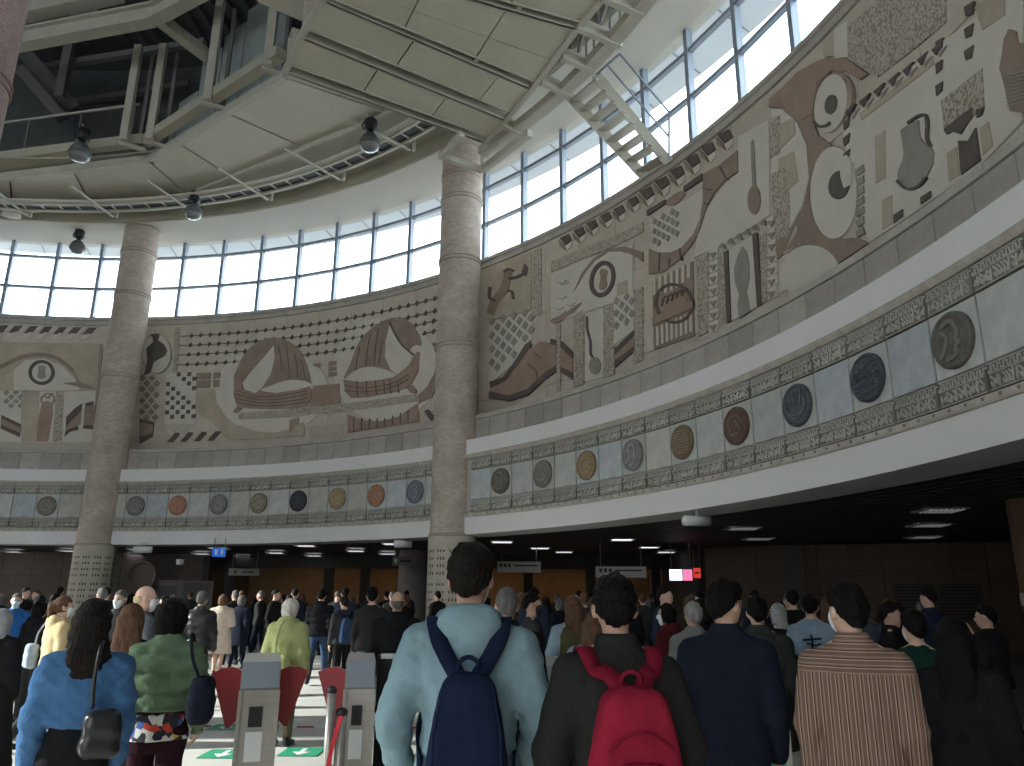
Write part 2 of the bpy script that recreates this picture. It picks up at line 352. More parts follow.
# dark-brown cladding at the far left, behind the columns
w2 = panel_wall('wall_back_right', (7.0, 29.6), (24.5, 22.6), 18, [0, .9, 1.75, 2.6, 3.5], M_hallwall)
tag(MB().box((7.15, 33.5, 1.76), (0.3, 8, 3.52)).build('wall_side_right', M_dark), kind='structure')
tag(MB().box((-14.6, 41.0, 1.76), (0.3, 6, 3.52)).build('wall_side_left', M_dark), kind='structure')
# lintel above the openings to the ticket hall and the lit room behind
tag(MB().bar((-14.5, 39.2, 3.2), (7.2, 36.6, 3.2), 0.3, 0.64).build('trim_7', M_dark), kind='structure')
rm = tag(MB().bar((-16, 46, 1.76), (14, 44.5, 1.76), 0.3, 3.52).build('wall_back', M_ochre), kind='structure')
kk = 0
for px_, yy in ((232, 566), (330, 566), (366, 566), (452, 566), (528, 566), (590, 566), (655, 566), (700, 566)):     # dark portal posts
    p = along((px_, yy), 38.6 if px_ < 520 else 37.0)
    o = MB().box((p.x, p.y, 1.44), (0.42, 0.42, 2.88)).build('portal_post', M_dark, rm); kk += 1
def room_light(x, y, w, d, e, c):
    o = MB().box((0, 0, 0), (w, d, .05)).build('ceiling_lamp_panel', mat('warm_lamp_%g' % e, c, emit=e)); o.location = (x, y, Z_SOF+.06)
    return o
grp = 'warm ceiling lights in the lit room'
for i, (x, y) in enumerate(((-11, 42.3), (-7, 42.0), (-3.4, 42), (0.5, 41.6), (3.4, 41.2), (5.4, 38.8))):
    tag(room_light(x, y, 1.6, 0.5, 5.0, (1.0, 0.62, 0.28)), 'warm ceiling light panel in the lit room behind the crowd', 'ceiling light', grp)
# recessed lamps of the gallery ceiling
M_lamp = mat('fluorescent_tube', (0.95, 0.96, 1.0), emit=0.85)
M_lampf = mat('lamp_frame', (0.35, 0.35, 0.35), rough=.4, metal=.5)
lamps = [(14,550),(69,549),(139,547.5),(136,553),(180,556),(202,552),(219,546),(244,555),(276,551),(306,543.5),(314,554),(356,549),(393,541.5),(388,552),
         (502,539.5),(540,546),(564,550),(622,537),(649,545),(666,550)]
lou = [(742,525),(758,536),(939,506),(929,521.5),(923,534)]
def ceiling_lamp(p, louvre):
    q = plane(p, Z_SOF+.10); az = math.atan2(-q.x, q.y)
    t = empty('ceiling_lamp', (q.x, q.y, Z_SOF+.0), az*0.3)
    w, d = (0.80, 0.85) if louvre else (0.72, 0.85)
    f = MB()
    for s in (-1, 1): f.box((s*w/2, 0, .03), (.05, d, .07)); f.box((0, s*d/2, .03), (w+.05, .05, .07))
    f.build('frame', M_lampf, t)
    MB().box((0, 0, .035), (w-.06, d-.06, .02)).build('diffuser', M_lamp, t)
    if louvre:
        for k in range(8): MB().box((-w/2+(k+.5)*w/8, 0, .005), (.025, d-.06, .05)).build('louvre', M_steeld, t)
    return t
side = lambda p: 'far left' if p[0] < 110 else 'left' if p[0] < 330 else 'middle' if p[0] < 440 else 'centre right'
for i, p in enumerate(lamps):
    t = ceiling_lamp(p, False)
    near = ['at the far left edge', 'left of the far left column', 'above the round wall emblem', 'just behind the white wall camera', 'above the grey door panel', 'left of the blue hanging sign',
            'above the blue hanging sign', 'right of the blue hanging sign', 'left of two close together by a dark post', 'nearest the fascia left of the centre column', 'above the dark portal post',
            'second left of the bullet camera', 'beside the bullet camera', 'above the small hanging sign by the round pillar', 'right of the standing man in the pale hoodie', 'second of the row right of the hoodie man',
            'third and smallest of the row right of the hoodie man', 'nearest of the three above the pale banner sign', 'second of the three above the pale banner sign', 'farthest of the three above the pale banner sign'][i]
    tag(t, 'white recessed ceiling lamp, '+near, 'ceiling light', 'recessed lamps under the gallery')
for i, p in enumerate(lou):
    tag(ceiling_lamp(p, True), 'louvred ceiling lamp, '+['nearer of the pair beside the tubular camera', 'farther of the pair beside the tubular camera', 'nearest of the three at the right', 'middle of the three at the right', 'farthest of the three at the right'][i], 'ceiling light', 'louvred lamps under the gallery')

# ================================================================== CENTRAL CEILING
Z_C = 16.75
def lineext(a, b, t): return (a[0]+(b[0]-a[0])*t, a[1]+(b[1]-a[1])*t)
def quad_slab(name, pts, z, t, m, parent):
    vs = [Vector((p.x, p.y, z)) for p in pts]+[Vector((p.x, p.y, z+t)) for p in pts]; n = len(pts)
    fs = [tuple(range(n)), tuple(range(n, 2*n))[::-1]]+[(i, (i+1) % n, n+(i+1) % n, n+i) for i in range(n)]
    return mesh_obj(name, vs, fs, m, parent)
ceil = tag(empty('ceiling', (0, 0, 0)), kind='structure')
A0, A1 = plane((150, 162), Z_C), plane((187, 194), Z_C); B0, B1 = plane((0, 180), Z_C), plane((0, 213), Z_C); C0, C1 = plane((285, 78), Z_C), plane((388, 112), Z_C)
def lerp(a, b, t): return a+(b-a)*t
def panel_run(P0, P1, Q0, Q1, ts):
    for t0, t1 in zip(ts[:-1], ts[1:]):
        g = 0.006; quad_slab('ceiling_panel', [lerp(P0, Q0, t0+g), lerp(P0, Q0, t1-g), lerp(P1, Q1, t1-g), lerp(P1, Q1, t0+g)], Z_C, .06, M_panel, ceil)
panel_run(A0, A1, B0, B1, [0, .5, .93, 1.4, 1.9])
panel_run(A0, A1, C0, C1, [0, .25, .62, 1.0, 1.35])
MB().bar(lerp(A1, B1, -.05), lerp(A1, B1, 1.9), .14, .22).build('edge_beam', M_steelb, ceil)
MB().bar(A1, lerp(A1, C1, 1.25), .14, .22).build('edge_beam', M_steelb, ceil)
MB().bar(lerp(A0, B0, -.02)+Vector((0, 0, .1)), lerp(A0, B0, 1.9)+Vector((0, 0, .1)), .2, .3).build('edge_beam', M_steelb, ceil)
MB().bar(A0+Vector((0, 0, .1)), C0+Vector((0, 0, .1)), .2, .3).build('edge_beam', M_steelb, ceil)
# second, raised gutter behind the inner edge
up = Vector((0, 0, .55)); inn = Vector((-.1, -1.0, 0))*.9
MB().bar(lerp(A0, B0, 0)+up+inn*.6, lerp(A0, B0, 1.9)+up+inn*.6, .35, .35).build('gutter', M_beige, ceil)
MB().bar(lerp(A0, C0, .0)+up+inn*.5, lerp(A0, C0, 1.0)+up+inn*.5, .35, .35).build('gutter', M_beige, ceil)
# shadowed strip between the panels and the ring beam
sweep('ceiling_strip', [(18.9, Z_C+.32), (22.9, Z_C+.32), (22.9, Z_C+.38), (18.9, Z_C+.38)], 20, 140, 60, M_beige, ceil)
# cable walkway: rails with black gratings
zc = 16.42
for R, w in ((21.20, .10), (21.72, .12)):
    sweep('walkway_rail', [(R, zc), (R+w, zc), (R+w, zc+.16), (R, zc+.16)], 44, 128, 60, M_steelb, ceil)
sweep('walkway_plate', [(20.95, zc+.05), (21.2, zc+.05), (21.2, zc+.1), (20.95, zc+.1)], 44, 128, 60, M_soffit, ceil)
g_me = bpy.data.meshes.new('grating'); b = MB().box((0, 0, 0), (.62, .36, .03)); g_me.from_pydata(b.v, [], b.f); g_me.materials.append(M_black)
c_me = bpy.data.meshes.new('walkway_crossbar'); b = MB().box((0, 0, 0), (.05, .44, .05)); c_me.from_pydata(b.v, [], b.f); c_me.materials.append(M_steelb)
th = 44.6
while th < 112:
    o = link(bpy.data.objects.new('grating', g_me), ceil); place(o, th, 21.5, zc+.08)
    o = link(bpy.data.objects.new('walkway_crossbar', c_me), ceil); place(o, th+.95, 21.5, zc+.05); th += 1.9
for th in (51, 60, 69, 78, 87, 96):
    MB().bar(pol(19.6, th, zc-.05), pol(22.1, th-.6, zc-.05), .07, .07).build('walkway_bracket', M_steelb, ceil)
    MB().bar(pol(22.2, th-.8, zc-.05), pol(22.2, th-.8, zc+.5), .12, .10).build('walkway_hanger', M_steelb, ceil)
# inner sheet-metal upstand
M_sheet = mat('grey_sheet', (0.30, 0.33, 0.32), rough=0.6, var=0.10, vscale=1.1, metal=0.1)
hs = [1.5, 2.2, 3.4, 3.8, 4.2, 4.6]; back = Vector((.15, .35, 0))
for k in range(6):
    a = lerp(A0, C0, k/6+.004-.05)+back; b_ = lerp(A0, C0, (k+1)/6-.004-.05)+back
    MB().bar(a+Vector((0, 0, hs[k]/2+.1)), b_+Vector((0, 0, hs[k]/2+.1)), .06, hs[k]).build('sheet_panel', M_sheet, ceil)
# railing at the far left
for k in range(6):
    p = lerp(lerp(A0, B0, .12), lerp(A0, B0, 1.9), k/5)+Vector((0, -.3, 1.0)); MB().bar(p, p+Vector((0, 0, 1.3)), .06, .06).build('railing_post', M_steeld, ceil)
MB().bar(lerp(A0, B0, .1)+Vector((0, -.3, 2.3)), lerp(A0, B0, 1.9)+Vector((0, -.3, 2.3)), .07, .07).build('railing_bar', M_steelb, ceil)
# hangers and girders of the inner ring
for p in ((124, 140), (150, 139), (208, 100), (268, 66)):
    q = plane(p, Z_C+.25); MB().bar(q, q+Vector((0, 0, 3.9)), .26, .20, up=(0, 1, 0)).build('hanger', M_steelb, ceil)
    MB().bar(q+Vector((-.25, .1, 0)), plane((p[0]+22, p[1]+11), Z_C+.2), .16, .12).build('hanger_foot', M_steelb, ceil)
    q2 = q+Vector((.32, .45, 0)); MB().bar(q2, q2+Vector((0, 0, 3.9)), .12, .10, up=(0, 1, 0)).build('hanger', M_steeld, ceil)
def hbeam(a, b, w, h):
    m = MB(); a, b = Vector(a), Vector(b)
    m.bar(a, b, w, .08); m.bar(a+Vector((0, 0, h/2)), b+Vector((0, 0, h/2)), w*.3, h); m.bar(a+Vector((0, 0, h)), b+Vector((0, 0, h)), w, .08)
    return m
g1, g2, g3 = plane((-40, 58), 19.7), plane((152, 22), 19.7), plane((215, -12), 19.7)
hbeam(g1, g2, .45, .6).build('girder', M_steelb, ceil); hbeam(g2, g3+(g3-g2)*.6, .45, .6).build('girder', M_steelb, ceil)
MB().bar(g2+Vector((0, 0, .3)), plane((215, 62), 19.9), .35, .35).build('brace', M_steelb, ceil)
MB().bar(plane((-20, 22), 21.0), plane((120, -8), 21.0), .5, .5).build('girder', M_steelb, ceil)
MB().bar(plane((55, 4), 21.4), plane((105, 20), 21.4), .35, .35).build('brace', M_steelb, ceil)
MB().bar(plane((20, 70), 22.0), plane((62, 118), 20.0), .4, .4).build('brace', M_steeld, ceil)
MB().bar(plane((22, 50), 22.6), plane((75, 110), 20.6), .5, .4).build('brace', M_steeld, ceil)
MB().bar(plane((40, 68), 22.5), plane((205, 42), 22.5), .25, .25).build('purlin', M_steeld, ceil)
MB().bar(plane((60, 105), 22.0), plane((190, 84), 22.0), .25, .25).build('purlin', M_steeld, ceil)
q = plane((60, 98), 20.5); MB().bar(q, q+Vector((0, 0, 3)), .35, .3, up=(0, 1, 0)).build('hanger', M_steeld, ceil)
# high roof: corrugated sheet and drum wall round it
tag(sweep('ceiling_roof', [(3.4, 25.0), (22.6, 23.6), (22.6, 23.9), (3.6, 25.3), (3.6, 28.6), (3.4, 28.6)], 0, 360, 72, M_roof), kind='structure')  # unseen centre opening added for light; its curb blocks low sun
tag(sweep('wall_drum', [(22.5, Z_WT+2.2), (23.0, Z_WT+2.2), (22.8, 23.9), (22.5, 23.9)], 0, 360, 72, M_roof), kind='structure')
cor = MB()
for k in range(46):
    x0 = -31+k*.62; cor.bar((x0, 8, 24.0), (x0+1.5, 27.0, 23.45), .25, .14)
o = cor.build('roof_corrugation', M_roof, bpy.data.objects['ceiling_roof']); o['kind'] = 'stuff'
# ---- lower canopy with ribs (upper middle of the picture)
Z_L = 14.85
can = tag(empty('ceiling_canopy', (0, 0, 0)), kind='structure')
ribs = [((285, 73), (485, 143)), ((301, 38), (506, 121)), ((323, 1), (532, 90)), ((338, -38), (577, 30)), ((356, -90), (628, -30))]
R3 = [(plane(a, Z_L), plane(b, Z_L)) for a, b in ribs]
# straighten: rib starts and ends on common lines
for i, (a, b_) in enumerate(R3):
    MB().bar(a+Vector((0, 0, .05)), b_+Vector((0, 0, .05)), .10, .10).build('rib', M_steelb, can)
ZP = Z_L+.02
for i in range(len(R3)-1):
    (a, b_), (c, d) = R3[i], R3[i+1]
    cuts = [0, .34, .68, 1.0] if i != 1 else [0, .40, .82, 1.0]
    for t0, t1 in zip(cuts[:-1], cuts[1:]):
        g = .004
        for u0, u1 in (((.26, 1),) if i < 2 else ((.13, .5), (.506, 1))):
            pts = [lerp(lerp(a, b_, t0+g), lerp(c, d, t0+g), u0), lerp(lerp(a, b_, t1-g), lerp(c, d, t1-g), u0), lerp(lerp(a, b_, t1-g), lerp(c, d, t1-g), u1), lerp(lerp(a, b_, t0+g), lerp(c, d, t0+g), u1)]
            quad_slab('canopy_panel', pts, ZP, .06, M_panel, can)
for i in range(len(R3)-1):              # made-up deep slots standing in for the shade on the rib sides
    (a, b_), (c, d) = R3[i], R3[i+1]; u = .26 if i < 2 else .13
    a2, b2 = lerp(a, c, u), lerp(b_, d, u); hh = 1.1; vv = Vector((0, 0, hh/2))
    MB().bar(a+vv, b_+vv, .05, hh).bar(a2+vv, b2+vv, .05, hh).build('shade_slot_web', M_steelb, can)
    quad_slab('shade_slot_lid', [a, b_, b2, a2], Z_L+hh, .05, M_steelb, can)
for e, w in ((0, .16), (1, .16)):
    for i in range(len(R3)-1): MB().bar(R3[i][e]+Vector((0, 0, .05)), R3[i+1][e]+Vector((0, 0, .05)), w, .12).build('edge_bar', M_steelb, can)
for a, b_ in (((472, 64), (524, 0)),): MB().bar(plane(a, Z_L+.1), plane(b_, Z_L+.1), .12, .14).build('edge_bar', M_steelb, can)
# outer edge beam and the open truss between
e0, e1 = plane((488, 158), Z_L), plane((668, 0), Z_L)
prev = None
for k in range(9):
    p = lerp(e0, e1, k/6); r = 22.35; thp = math.degrees(math.atan2(p.y-CY, p.x-CX)); p = pol(r, thp, Z_L+.1)
    if prev is not None: MB().bar(prev, p, .35, .25).build('edge_bar', M_steelb, can)
    prev = p
for a, b_, dk in (((503, 126), (525, 136), 0), ((541, 83), (568, 95), 0), ((562, 58), (593, 71), 1), ((577, 28), (619, 46), 1), ((602, -2), (640, 14), 0)):
    a, b_ = plane(a, Z_L), plane(b_, Z_L); b_ = lerp(a, b_, 1.05)
    MB().bar(a+Vector((0, 0, .12)), b_+Vector((0, 0, .12)), .16, .34).build('outrigger', M_steelb, can)
    if dk:
        for k in range(4):
            p0 = lerp(a, b_, k/4); p1 = lerp(a, b_, (k+1)/4); MB().bar(p0+Vector((0, 0, .3)), p1+Vector((0, 0, 1.3 if k % 2 == 0 else .3)), .06, .06).build('truss_web', M_steeld, can)
            MB().bar(p1+Vector((0, 0, .3)), p1+Vector((0, 0, 1.3)), .05, .05).build('truss_web', M_steeld, can)
        MB().bar(a+Vector((0, 0, 1.3)), b_+Vector((0, 0, 1.3)), .12, .12).build('outrigger', M_steelb, can)
# bracket beside the middle column
zb = Z_L-.25
bk = [plane(p, zb) for p in ((441, 157), (462, 134), (449, 159), (482, 170), (530, 133))]
MB().bar(bk[0], bk[1], .16, .16).build('bracket_bar', M_steelb, can); MB().bar(bk[2], bk[3], .18, .18).build('bracket_bar', M_steelb, can); MB().bar(bk[3], bk[4], .18, .22).build('bracket_bar', M_steelb, can)
MB().bar(bk[3]+Vector((0, 0, 0)), bk[3]+Vector((0, 0, .9)), .12, .12).build('bracket_bar', M_steelb, can); MB().bar(bk[2], bk[0], .14, .14).build('bracket_bar', M_steelb, can)
# deck above the canopy so that the lighter sky does not show through
quad_slab('canopy_deck', [plane((250, 60), Z_L)*1, plane((480, 150), Z_L)*1, plane((668, 0), Z_L)*1, plane((660, -140), Z_L)*1, plane((330, -140), Z_L)*1], Z_L+1.8, .1, M_beige, can)
# ---- access stair from the ceiling down to the window sill
st = tag(empty('access_stair', (0, 0, 0)), 'grey steel access stair with thin handrails hanging from ceiling to window sill', 'staircase')
def cp(p, R): th, z = cyl(p, R); return pol(R, th, z)
La, Lb, Ra, Rb = cp((570, 97), 23.2), cp((645, 177), 24.75), cp((596, 75), 23.2), cp((669, 163), 24.75)
MB().bar(La, Lb, .06, .28).build('stringer', M_steelb, st); MB().bar(Ra, Rb, .06, .28).build('stringer', M_steelb, st)
for k in range(8):
    t = (k+.5)/8; a, b_ = lerp(La, Lb, t), lerp(Ra, Rb, t); c = (a+b_)/2; d = (b_-a)
    MB().bar(a, b_, .30, .05).build('tread', M_steelb, st)
r1a, r1b, r2a, r2b = cp((608, 66), 23.2), cp((669, 137), 24.75), cp((620, 54), 23.2), cp((669, 112), 24.75)
MB().bar(r1a, r1b, .04, .04).build('handrail', M_mull, st); MB().bar(r2a, r2b, .04, .04).build('handrail', M_mull, st)
MB().bar(Rb, r2b, .05, .05).build('rail_post', M_mull, st); MB().bar(Ra, r2a, .05, .05).build('rail_post', M_mull, st)
# ================================================================== FRIEZE OF TILES AND MEDALLIONS
FT = 2.19
divs = [95.85-2.155*k for k in range(23)]            # left of the middle column
divs_r = [45.7-2.19*k for k in range(23)]
M_tile = [mat('frieze_marble_%d' % i, c, rough=0.55, var=0.13, vscale=2.2, col2=c2, objvar=0.10, bump=0.06, bscale=8) for i, (c, c2) in enumerate([((0.33, 0.335, 0.32), (0.46, 0.46, 0.43)), ((0.34, 0.325, 0.285), (0.46, 0.445, 0.40)), ((0.31, 0.33, 0.335), (0.43, 0.45, 0.455))])]
M_orn = mat('ornament_ground', (0.16, 0.152, 0.135), rough=0.8, var=0.2, vscale=5, objvar=0.22)
M_ornr = mat('ornament_relief', (0.42, 0.40, 0.355), rough=0.7, var=0.15, vscale=6, objvar=0.12)
wt = math.radians(2.17)*23.5
z_a, z_b = Z_FR0+.37, Z_FR1-.37
def tilemesh(name, h, m):
    me = slab_mesh(name, wt-.03, h-.025, 0.05, .008); me.materials.append(m); return me
mid_me = [tilemesh('marble_tile', z_b-z_a, m) for m in M_tile]
orn_me = tilemesh('ornament_tile', .37, M_orn)
def stroke2(pts, w, t=.022):
    vs = []; fs = []; n = len(pts)
    for i, p in enumerate(pts):
        a = pts[max(i-1, 0)]; b = pts[min(i+1, n-1)]; dx, dz = b[0]-a[0], b[1]-a[1]; L = math.hypot(dx, dz) or 1; nx, nz = -dz/L*w/2, dx/L*w/2
        vs += [(p[0]+nx, 0, p[1]+nz), (p[0]+nx, -t, p[1]+nz), (p[0]-nx, -t, p[1]-nz), (p[0]-nx, 0, p[1]-nz)]
    for i in range(n-1):
        for k in range(3): fs.append((i*4+k, (i+1)*4+k, (i+1)*4+k+1, i*4+k+1))
    fs += [(0, 1, 2, 3), tuple(4*(n-1)+k for k in (3, 2, 1, 0))]
    return vs, fs
rnd = random.Random(5); relief = []
for v in range(4):                                     # knotted band above, letter-like strokes below
    m = MB(); hw = wt/2-.03
    x = -hw
    pts = []; k = 0
    while x < hw:
        pts += [(x, .055 if k % 2 == 0 else .105), (x+.055, .055 if k % 2 == 0 else .105)]; x += .055; k += 1
    m.add(*stroke2(pts, .020))
    m.add(*stroke2([(-hw, .035), (hw, .035)], .010)); m.add(*stroke2([(-hw, -.128), (hw, -.128)], .010)); m.add(*stroke2([(-hw, .128), (hw, .128)], .010))
    x = -hw+.03
    while x < hw-.02:
        kd = rnd.random(); h = rnd.uniform(.08, .14)
        if kd < .35: m.add(*stroke2([(x, -.11), (x+.01, -.11+h)], .018))
        elif kd < .7: m.add(*stroke2(catmull([(x, -.05), (x+.03, -.10), (x+.055, -.05), (x+.02, -.01), (x-.005, .01)], 3, False), .017))
        else: m.add(*stroke2(catmull([(x-.02, -.08), (x+.02, -.03), (x+.04, -.09), (x+.05, .01)], 3, False), .018))
        x += rnd.uniform(.045, .07)
    me = bpy.data.meshes.new('ornament'); me.from_pydata([(a, b, c*1.25) for a, b, c in m.v], [], m.f); me.materials.append(M_ornr); relief.append(me)
MED = {}
def medallion_mesh(i, col, style):
    r = random.Random(i*3+1); m = MB(); n = 32; R = .375
    mm_ = mat('medallion_%d' % i, col, rough=0.7, var=0.25, vscale=7, bump=0.25, bscale=25)
    prof = [(R, 0), (R, -.05), (R-.02, -.075), (R-.05, -.075), (R-.065, -.055), (.001, -.06)]
    vs = []; fs = []
    for rr, y in prof:
        for k in range(n): a = 2*PI*k/n; vs.append((rr*math.cos(a), y, rr*1.0*math.sin(a)))
    for j in range(len(prof)-1):
        for k in range(n): fs.append((j*n+k, (j+1)*n+k, (j+1)*n+(k+1) % n, j*n+(k+1) % n))
    m.add(vs, fs)
    def addst(pts, w, t=.025):
        v_, f_ = stroke2(pts, w, t); m.add([(a, b-.055, c) for a, b, c in v_], f_, 1)
    if style == 'script':
        for k in range(9):
            y0 = -.22+.055*k; w = math.sqrt(max(.30**2-y0*y0, .01)); x0 = -w
            while x0 < w-.08:
                L = r.uniform(.08, .2); addst(catmull([(x0, y0), (x0+L*.3, y0+r.uniform(-.03, .05)), (x0+L*.7, y0+r.uniform(-.05, .03)), (min(x0+L, w), y0+r.uniform(-.02, .05))], 3, False), .018); x0 += L+.03
    elif style == 'face':
        addst(catmull([(-.12, .2), (.05, .24), (.15, .1), (.12, -.02), (.16, -.08), (.1, -.12), (.08, -.22), (-.1, -.25)], 4, False), .05, .03)
        addst(catmull([(-.15, .15), (-.05, .05), (-.1, -.1), (-.2, -.2)], 4, False), .05, .03); addst([(.02, .06), (.09, .06)], .03)
    elif style == 'dots':
        for k in range(5):
            for j in range(6):
                x0, z0 = -.25+.1*j, .0+.055*k
                if math.hypot(x0, z0) < .28: addst([(x0-.012, z0), (x0+.022, z0+.01)], .03)
        addst(catmull([(-.28, -.02), (-.2, -.12), (0, -.17), (.2, -.12), (.28, -.02)], 4, False), .03); addst(catmull([(-.22, -.12), (0, -.25), (.22, -.12)], 4, False), .025)
    elif style == 'lines':
        for k in range(9): y0 = -.24+.06*k; w = math.sqrt(.31**2-y0*y0); addst(catmull([(-w, y0), (-w*.4, y0+.012), (w*.3, y0-.012), (w, y0)], 3, False), .028)
    else:
        addst(catmull([(.2*math.cos(a), .2*math.sin(a)) for a in np.linspace(0, 6.0, 12)], 2, False), .03)
        addst(catmull([(-.15, -.1), (0, .1), (.15, -.08)], 4, False), .04); addst([(-.1, -.15), (.1, -.15)], .03)
    me = bpy.data.meshes.new('medallion'); me.from_pydata(m.v, [], m.f)
    m2 = mat('medallion_relief_%d' % i, tuple(min(1, c*1.35+.02) for c in col), rough=.7)
    me.materials.append(mm_); me.materials.append(m2); me.polygons.foreach_set('material_index', m.mi); return me
meds = [(40, (.17, .15, .12), 'ring'), (88, (.2, .2, .18), 'ring'), (135, (.15, .15, .14), 'ring'), (177, (.30, .15, .09), 'lines'), (218.5, (.17, .17, .16), 'ring'), (259, (.20, .18, .13), 'ring'), (299, (.035, .038, .045), 'script'),
        (337.5, (.26, .20, .11), 'ring'), (376, (.29, .16, .10), 'script'), (415, (.13, .14, .17), 'ring'), (501, (.11, .105, .085), 'face'), (542, (.15, .145, .13), 'ring'), (585, (.24, .17, .10), 'ring'), (631, (.19, .19, .18), 'face'),
        (681, (.17, .125, .08), 'lines'), (735, (.10, .065, .05), 'ring'), (797.5, (.075, .085, .10), 'dots'), (871, (.055, .065, .08), 'script'), (957, (.12, .11, .095), 'face')]
medth = [(cyl((x, 505 if x < 420 else 470 if x < 600 else 430 if x < 740 else 390), 23.5)[0], i) for i, (x, c, s) in enumerate(meds)]
r2 = random.Random(3); nt_ = 0
for D in (divs, divs_r):
    for a, b in zip(D[:-1], D[1:]):
        thm = (a+b)/2
        if D is divs and thm < 48.5: continue
        nt_ += 1
        hit = [i for t, i in medth if abs(t-thm) < 0.95]
        o = link(bpy.data.objects.new('marble_tile', mid_me[(0 if hit else r2.choice((1, 2, 0, 2))) if thm < 30 else r2.choice((0, 1, 2))]), wf); place(o, thm, 23.56, (z_a+z_b)/2)
        if hit:
            i = hit[0]
            md = link(bpy.data.objects.new('medallion', medallion_mesh(i, meds[i][1], meds[i][2])), o); md.location = (0, -.05, 0)
        for zc_, fl_ in ((Z_FR0+.185, 0), (Z_FR1-.185, 1)):
            t = link(bpy.data.objects.new('ornament_tile', orn_me), wf); place(t, thm, 23.56, zc_)
            r_ = link(bpy.data.objects.new('ornament', r2.choice(relief)), t); r_.location = (0, -.045, 0)

# ================================================================== MURAL RELIEFS (traced on the drum, R = 25)
RM = 24.99
M_br = mat('mural_brown', (0.245, 0.185, 0.145), rough=0.75, var=0.14, vscale=1.6, bump=0.15)
M_br2 = mat('mural_reddish', (0.285, 0.20, 0.155), rough=0.75, var=0.12, vscale=1.5, bump=0.15)
M_dk = mat('mural_dark', (0.10, 0.082, 0.073), rough=0.7, var=0.15, vscale=3)
M_tan = mat('mural_tan', (0.39, 0.325, 0.25), rough=0.75, var=0.10, vscale=1.5)
M_lt = mat('mural_light', (0.52, 0.48, 0.415), rough=0.75, var=0.06, vscale=1.2)
M_gy = mat('mural_grey', (0.26, 0.235, 0.205), rough=0.75, var=0.12, vscale=2)
M_gl = mat_glyph('mural_inscription', (0.43, 0.38, 0.31), (0.25, 0.21, 0.17), (24, 15, 9))
M_gl2 = mat_glyph('mural_inscription_fine', (0.43, 0.38, 0.31), (0.27, 0.23, 0.19), (26, 10, 9))
fr = lambda x0, y0, s: (lambda p: (x0+p[0]/s, y0+p[1]/s))
Z4, Z5, Z6 = fr(0, 300, 4.256), fr(140, 290, 4.256), fr(290, 270, 4.256)
Z1, Z2, Z3 = fr(440, 160, 2.945), fr(640, 120, 3.48), fr(780, 0, 2.64)
ZMIN, ZMAX = Z_PL-.35, Z_SILL-.28
def to2(p):
    th, z = cyl(p, RM); return (-math.radians(th)*RM, z)
def patch(name, polys, m, L, label=None, depth=None):
    """polys in (arc length, height); relief that follows the curve of the wall"""
    vs = []; fs = []; uv = []; dd = depth if depth else 0.016*L+.012
    for poly in polys:
        poly = [(s, min(max(z, ZMIN), ZMAX)) for s, z in poly]
        bm = bmesh.new()
        try:
            bm.faces.new([bm.verts.new((s, z, 0)) for s, z in poly])
        except ValueError:
            bm.free(); continue
        s0 = min(p[0] for p in poly); s1 = max(p[0] for p in poly)
        bmesh.ops.triangulate(bm, faces=bm.faces[:], ngon_method='EAR_CLIP')
        k = math.floor(s0/.7)+1
        while k*.7 < s1:
            bmesh.ops.bisect_plane(bm, geom=bm.verts[:]+bm.edges[:]+bm.faces[:], plane_co=(k*.7, 0, 0), plane_no=(1, 0, 0)); k += 1
        bm.verts.index_update(); b = len(vs); n = len(bm.verts)
        for v in bm.verts: vs.append(pol(RM-dd, -math.degrees(v.co.x/RM), v.co.y)); uv.append((v.co.x, v.co.y))
        for v in bm.verts: vs.append(pol(RM+.02, -math.degrees(v.co.x/RM), v.co.y)); uv.append((v.co.x, v.co.y))
        for f in bm.faces: fs.append([b+v.index for v in f.verts])
        for e in bm.edges:
            if len(e.link_faces) == 1: i, j = e.verts[0].index, e.verts[1].index; fs.append((b+i, b+j, b+n+j, b+n+i))
        bm.free()
    if not fs: return None
    o = mesh_obj(name, vs, fs, m, wm, uv=uv)
    bm = bmesh.new(); bm.from_mesh(o.data); bmesh.ops.recalc_face_normals(bm, faces=bm.faces[:]); bm.to_mesh(o.data); bm.free()
    if label: o['label'] = label
    return o
def mp(name, F, pts, m, L=1, label=None, sm=False, n=5):
    P = [F(p) for p in pts]
    if sm: P = catmull(P, n)
    return patch(name, [[to2(p) for p in P]], m, L, label)
def ell(F, c, rx, ry, rot=0, n=28):
    ca, sa = math.cos(rot), math.sin(rot)
    return [F((c[0]+rx*math.cos(2*PI*k/n)*ca-ry*math.sin(2*PI*k/n)*sa, c[1]+rx*math.cos(2*PI*k/n)*sa+ry*math.sin(2*PI*k/n)*ca)) for k in range(n)]
def mell(name, F, c, rx, ry, m, L=1, label=None, rot=0): return patch(name, [[to2(p) for p in ell(F, c, rx, ry, rot)]], m, L, label)
def mring(name, F, c, rx, ry, rx2, ry2, m, L, label=None, rot=0):
    a, b = ell(F, c, rx, ry, rot), ell(F, c, rx2, ry2, rot); n = len(a)
    return patch(name, [[to2(a[k]), to2(a[(k+1) % n]), to2(b[(k+1) % n]), to2(b[k])] for k in range(n)], m, L, label)
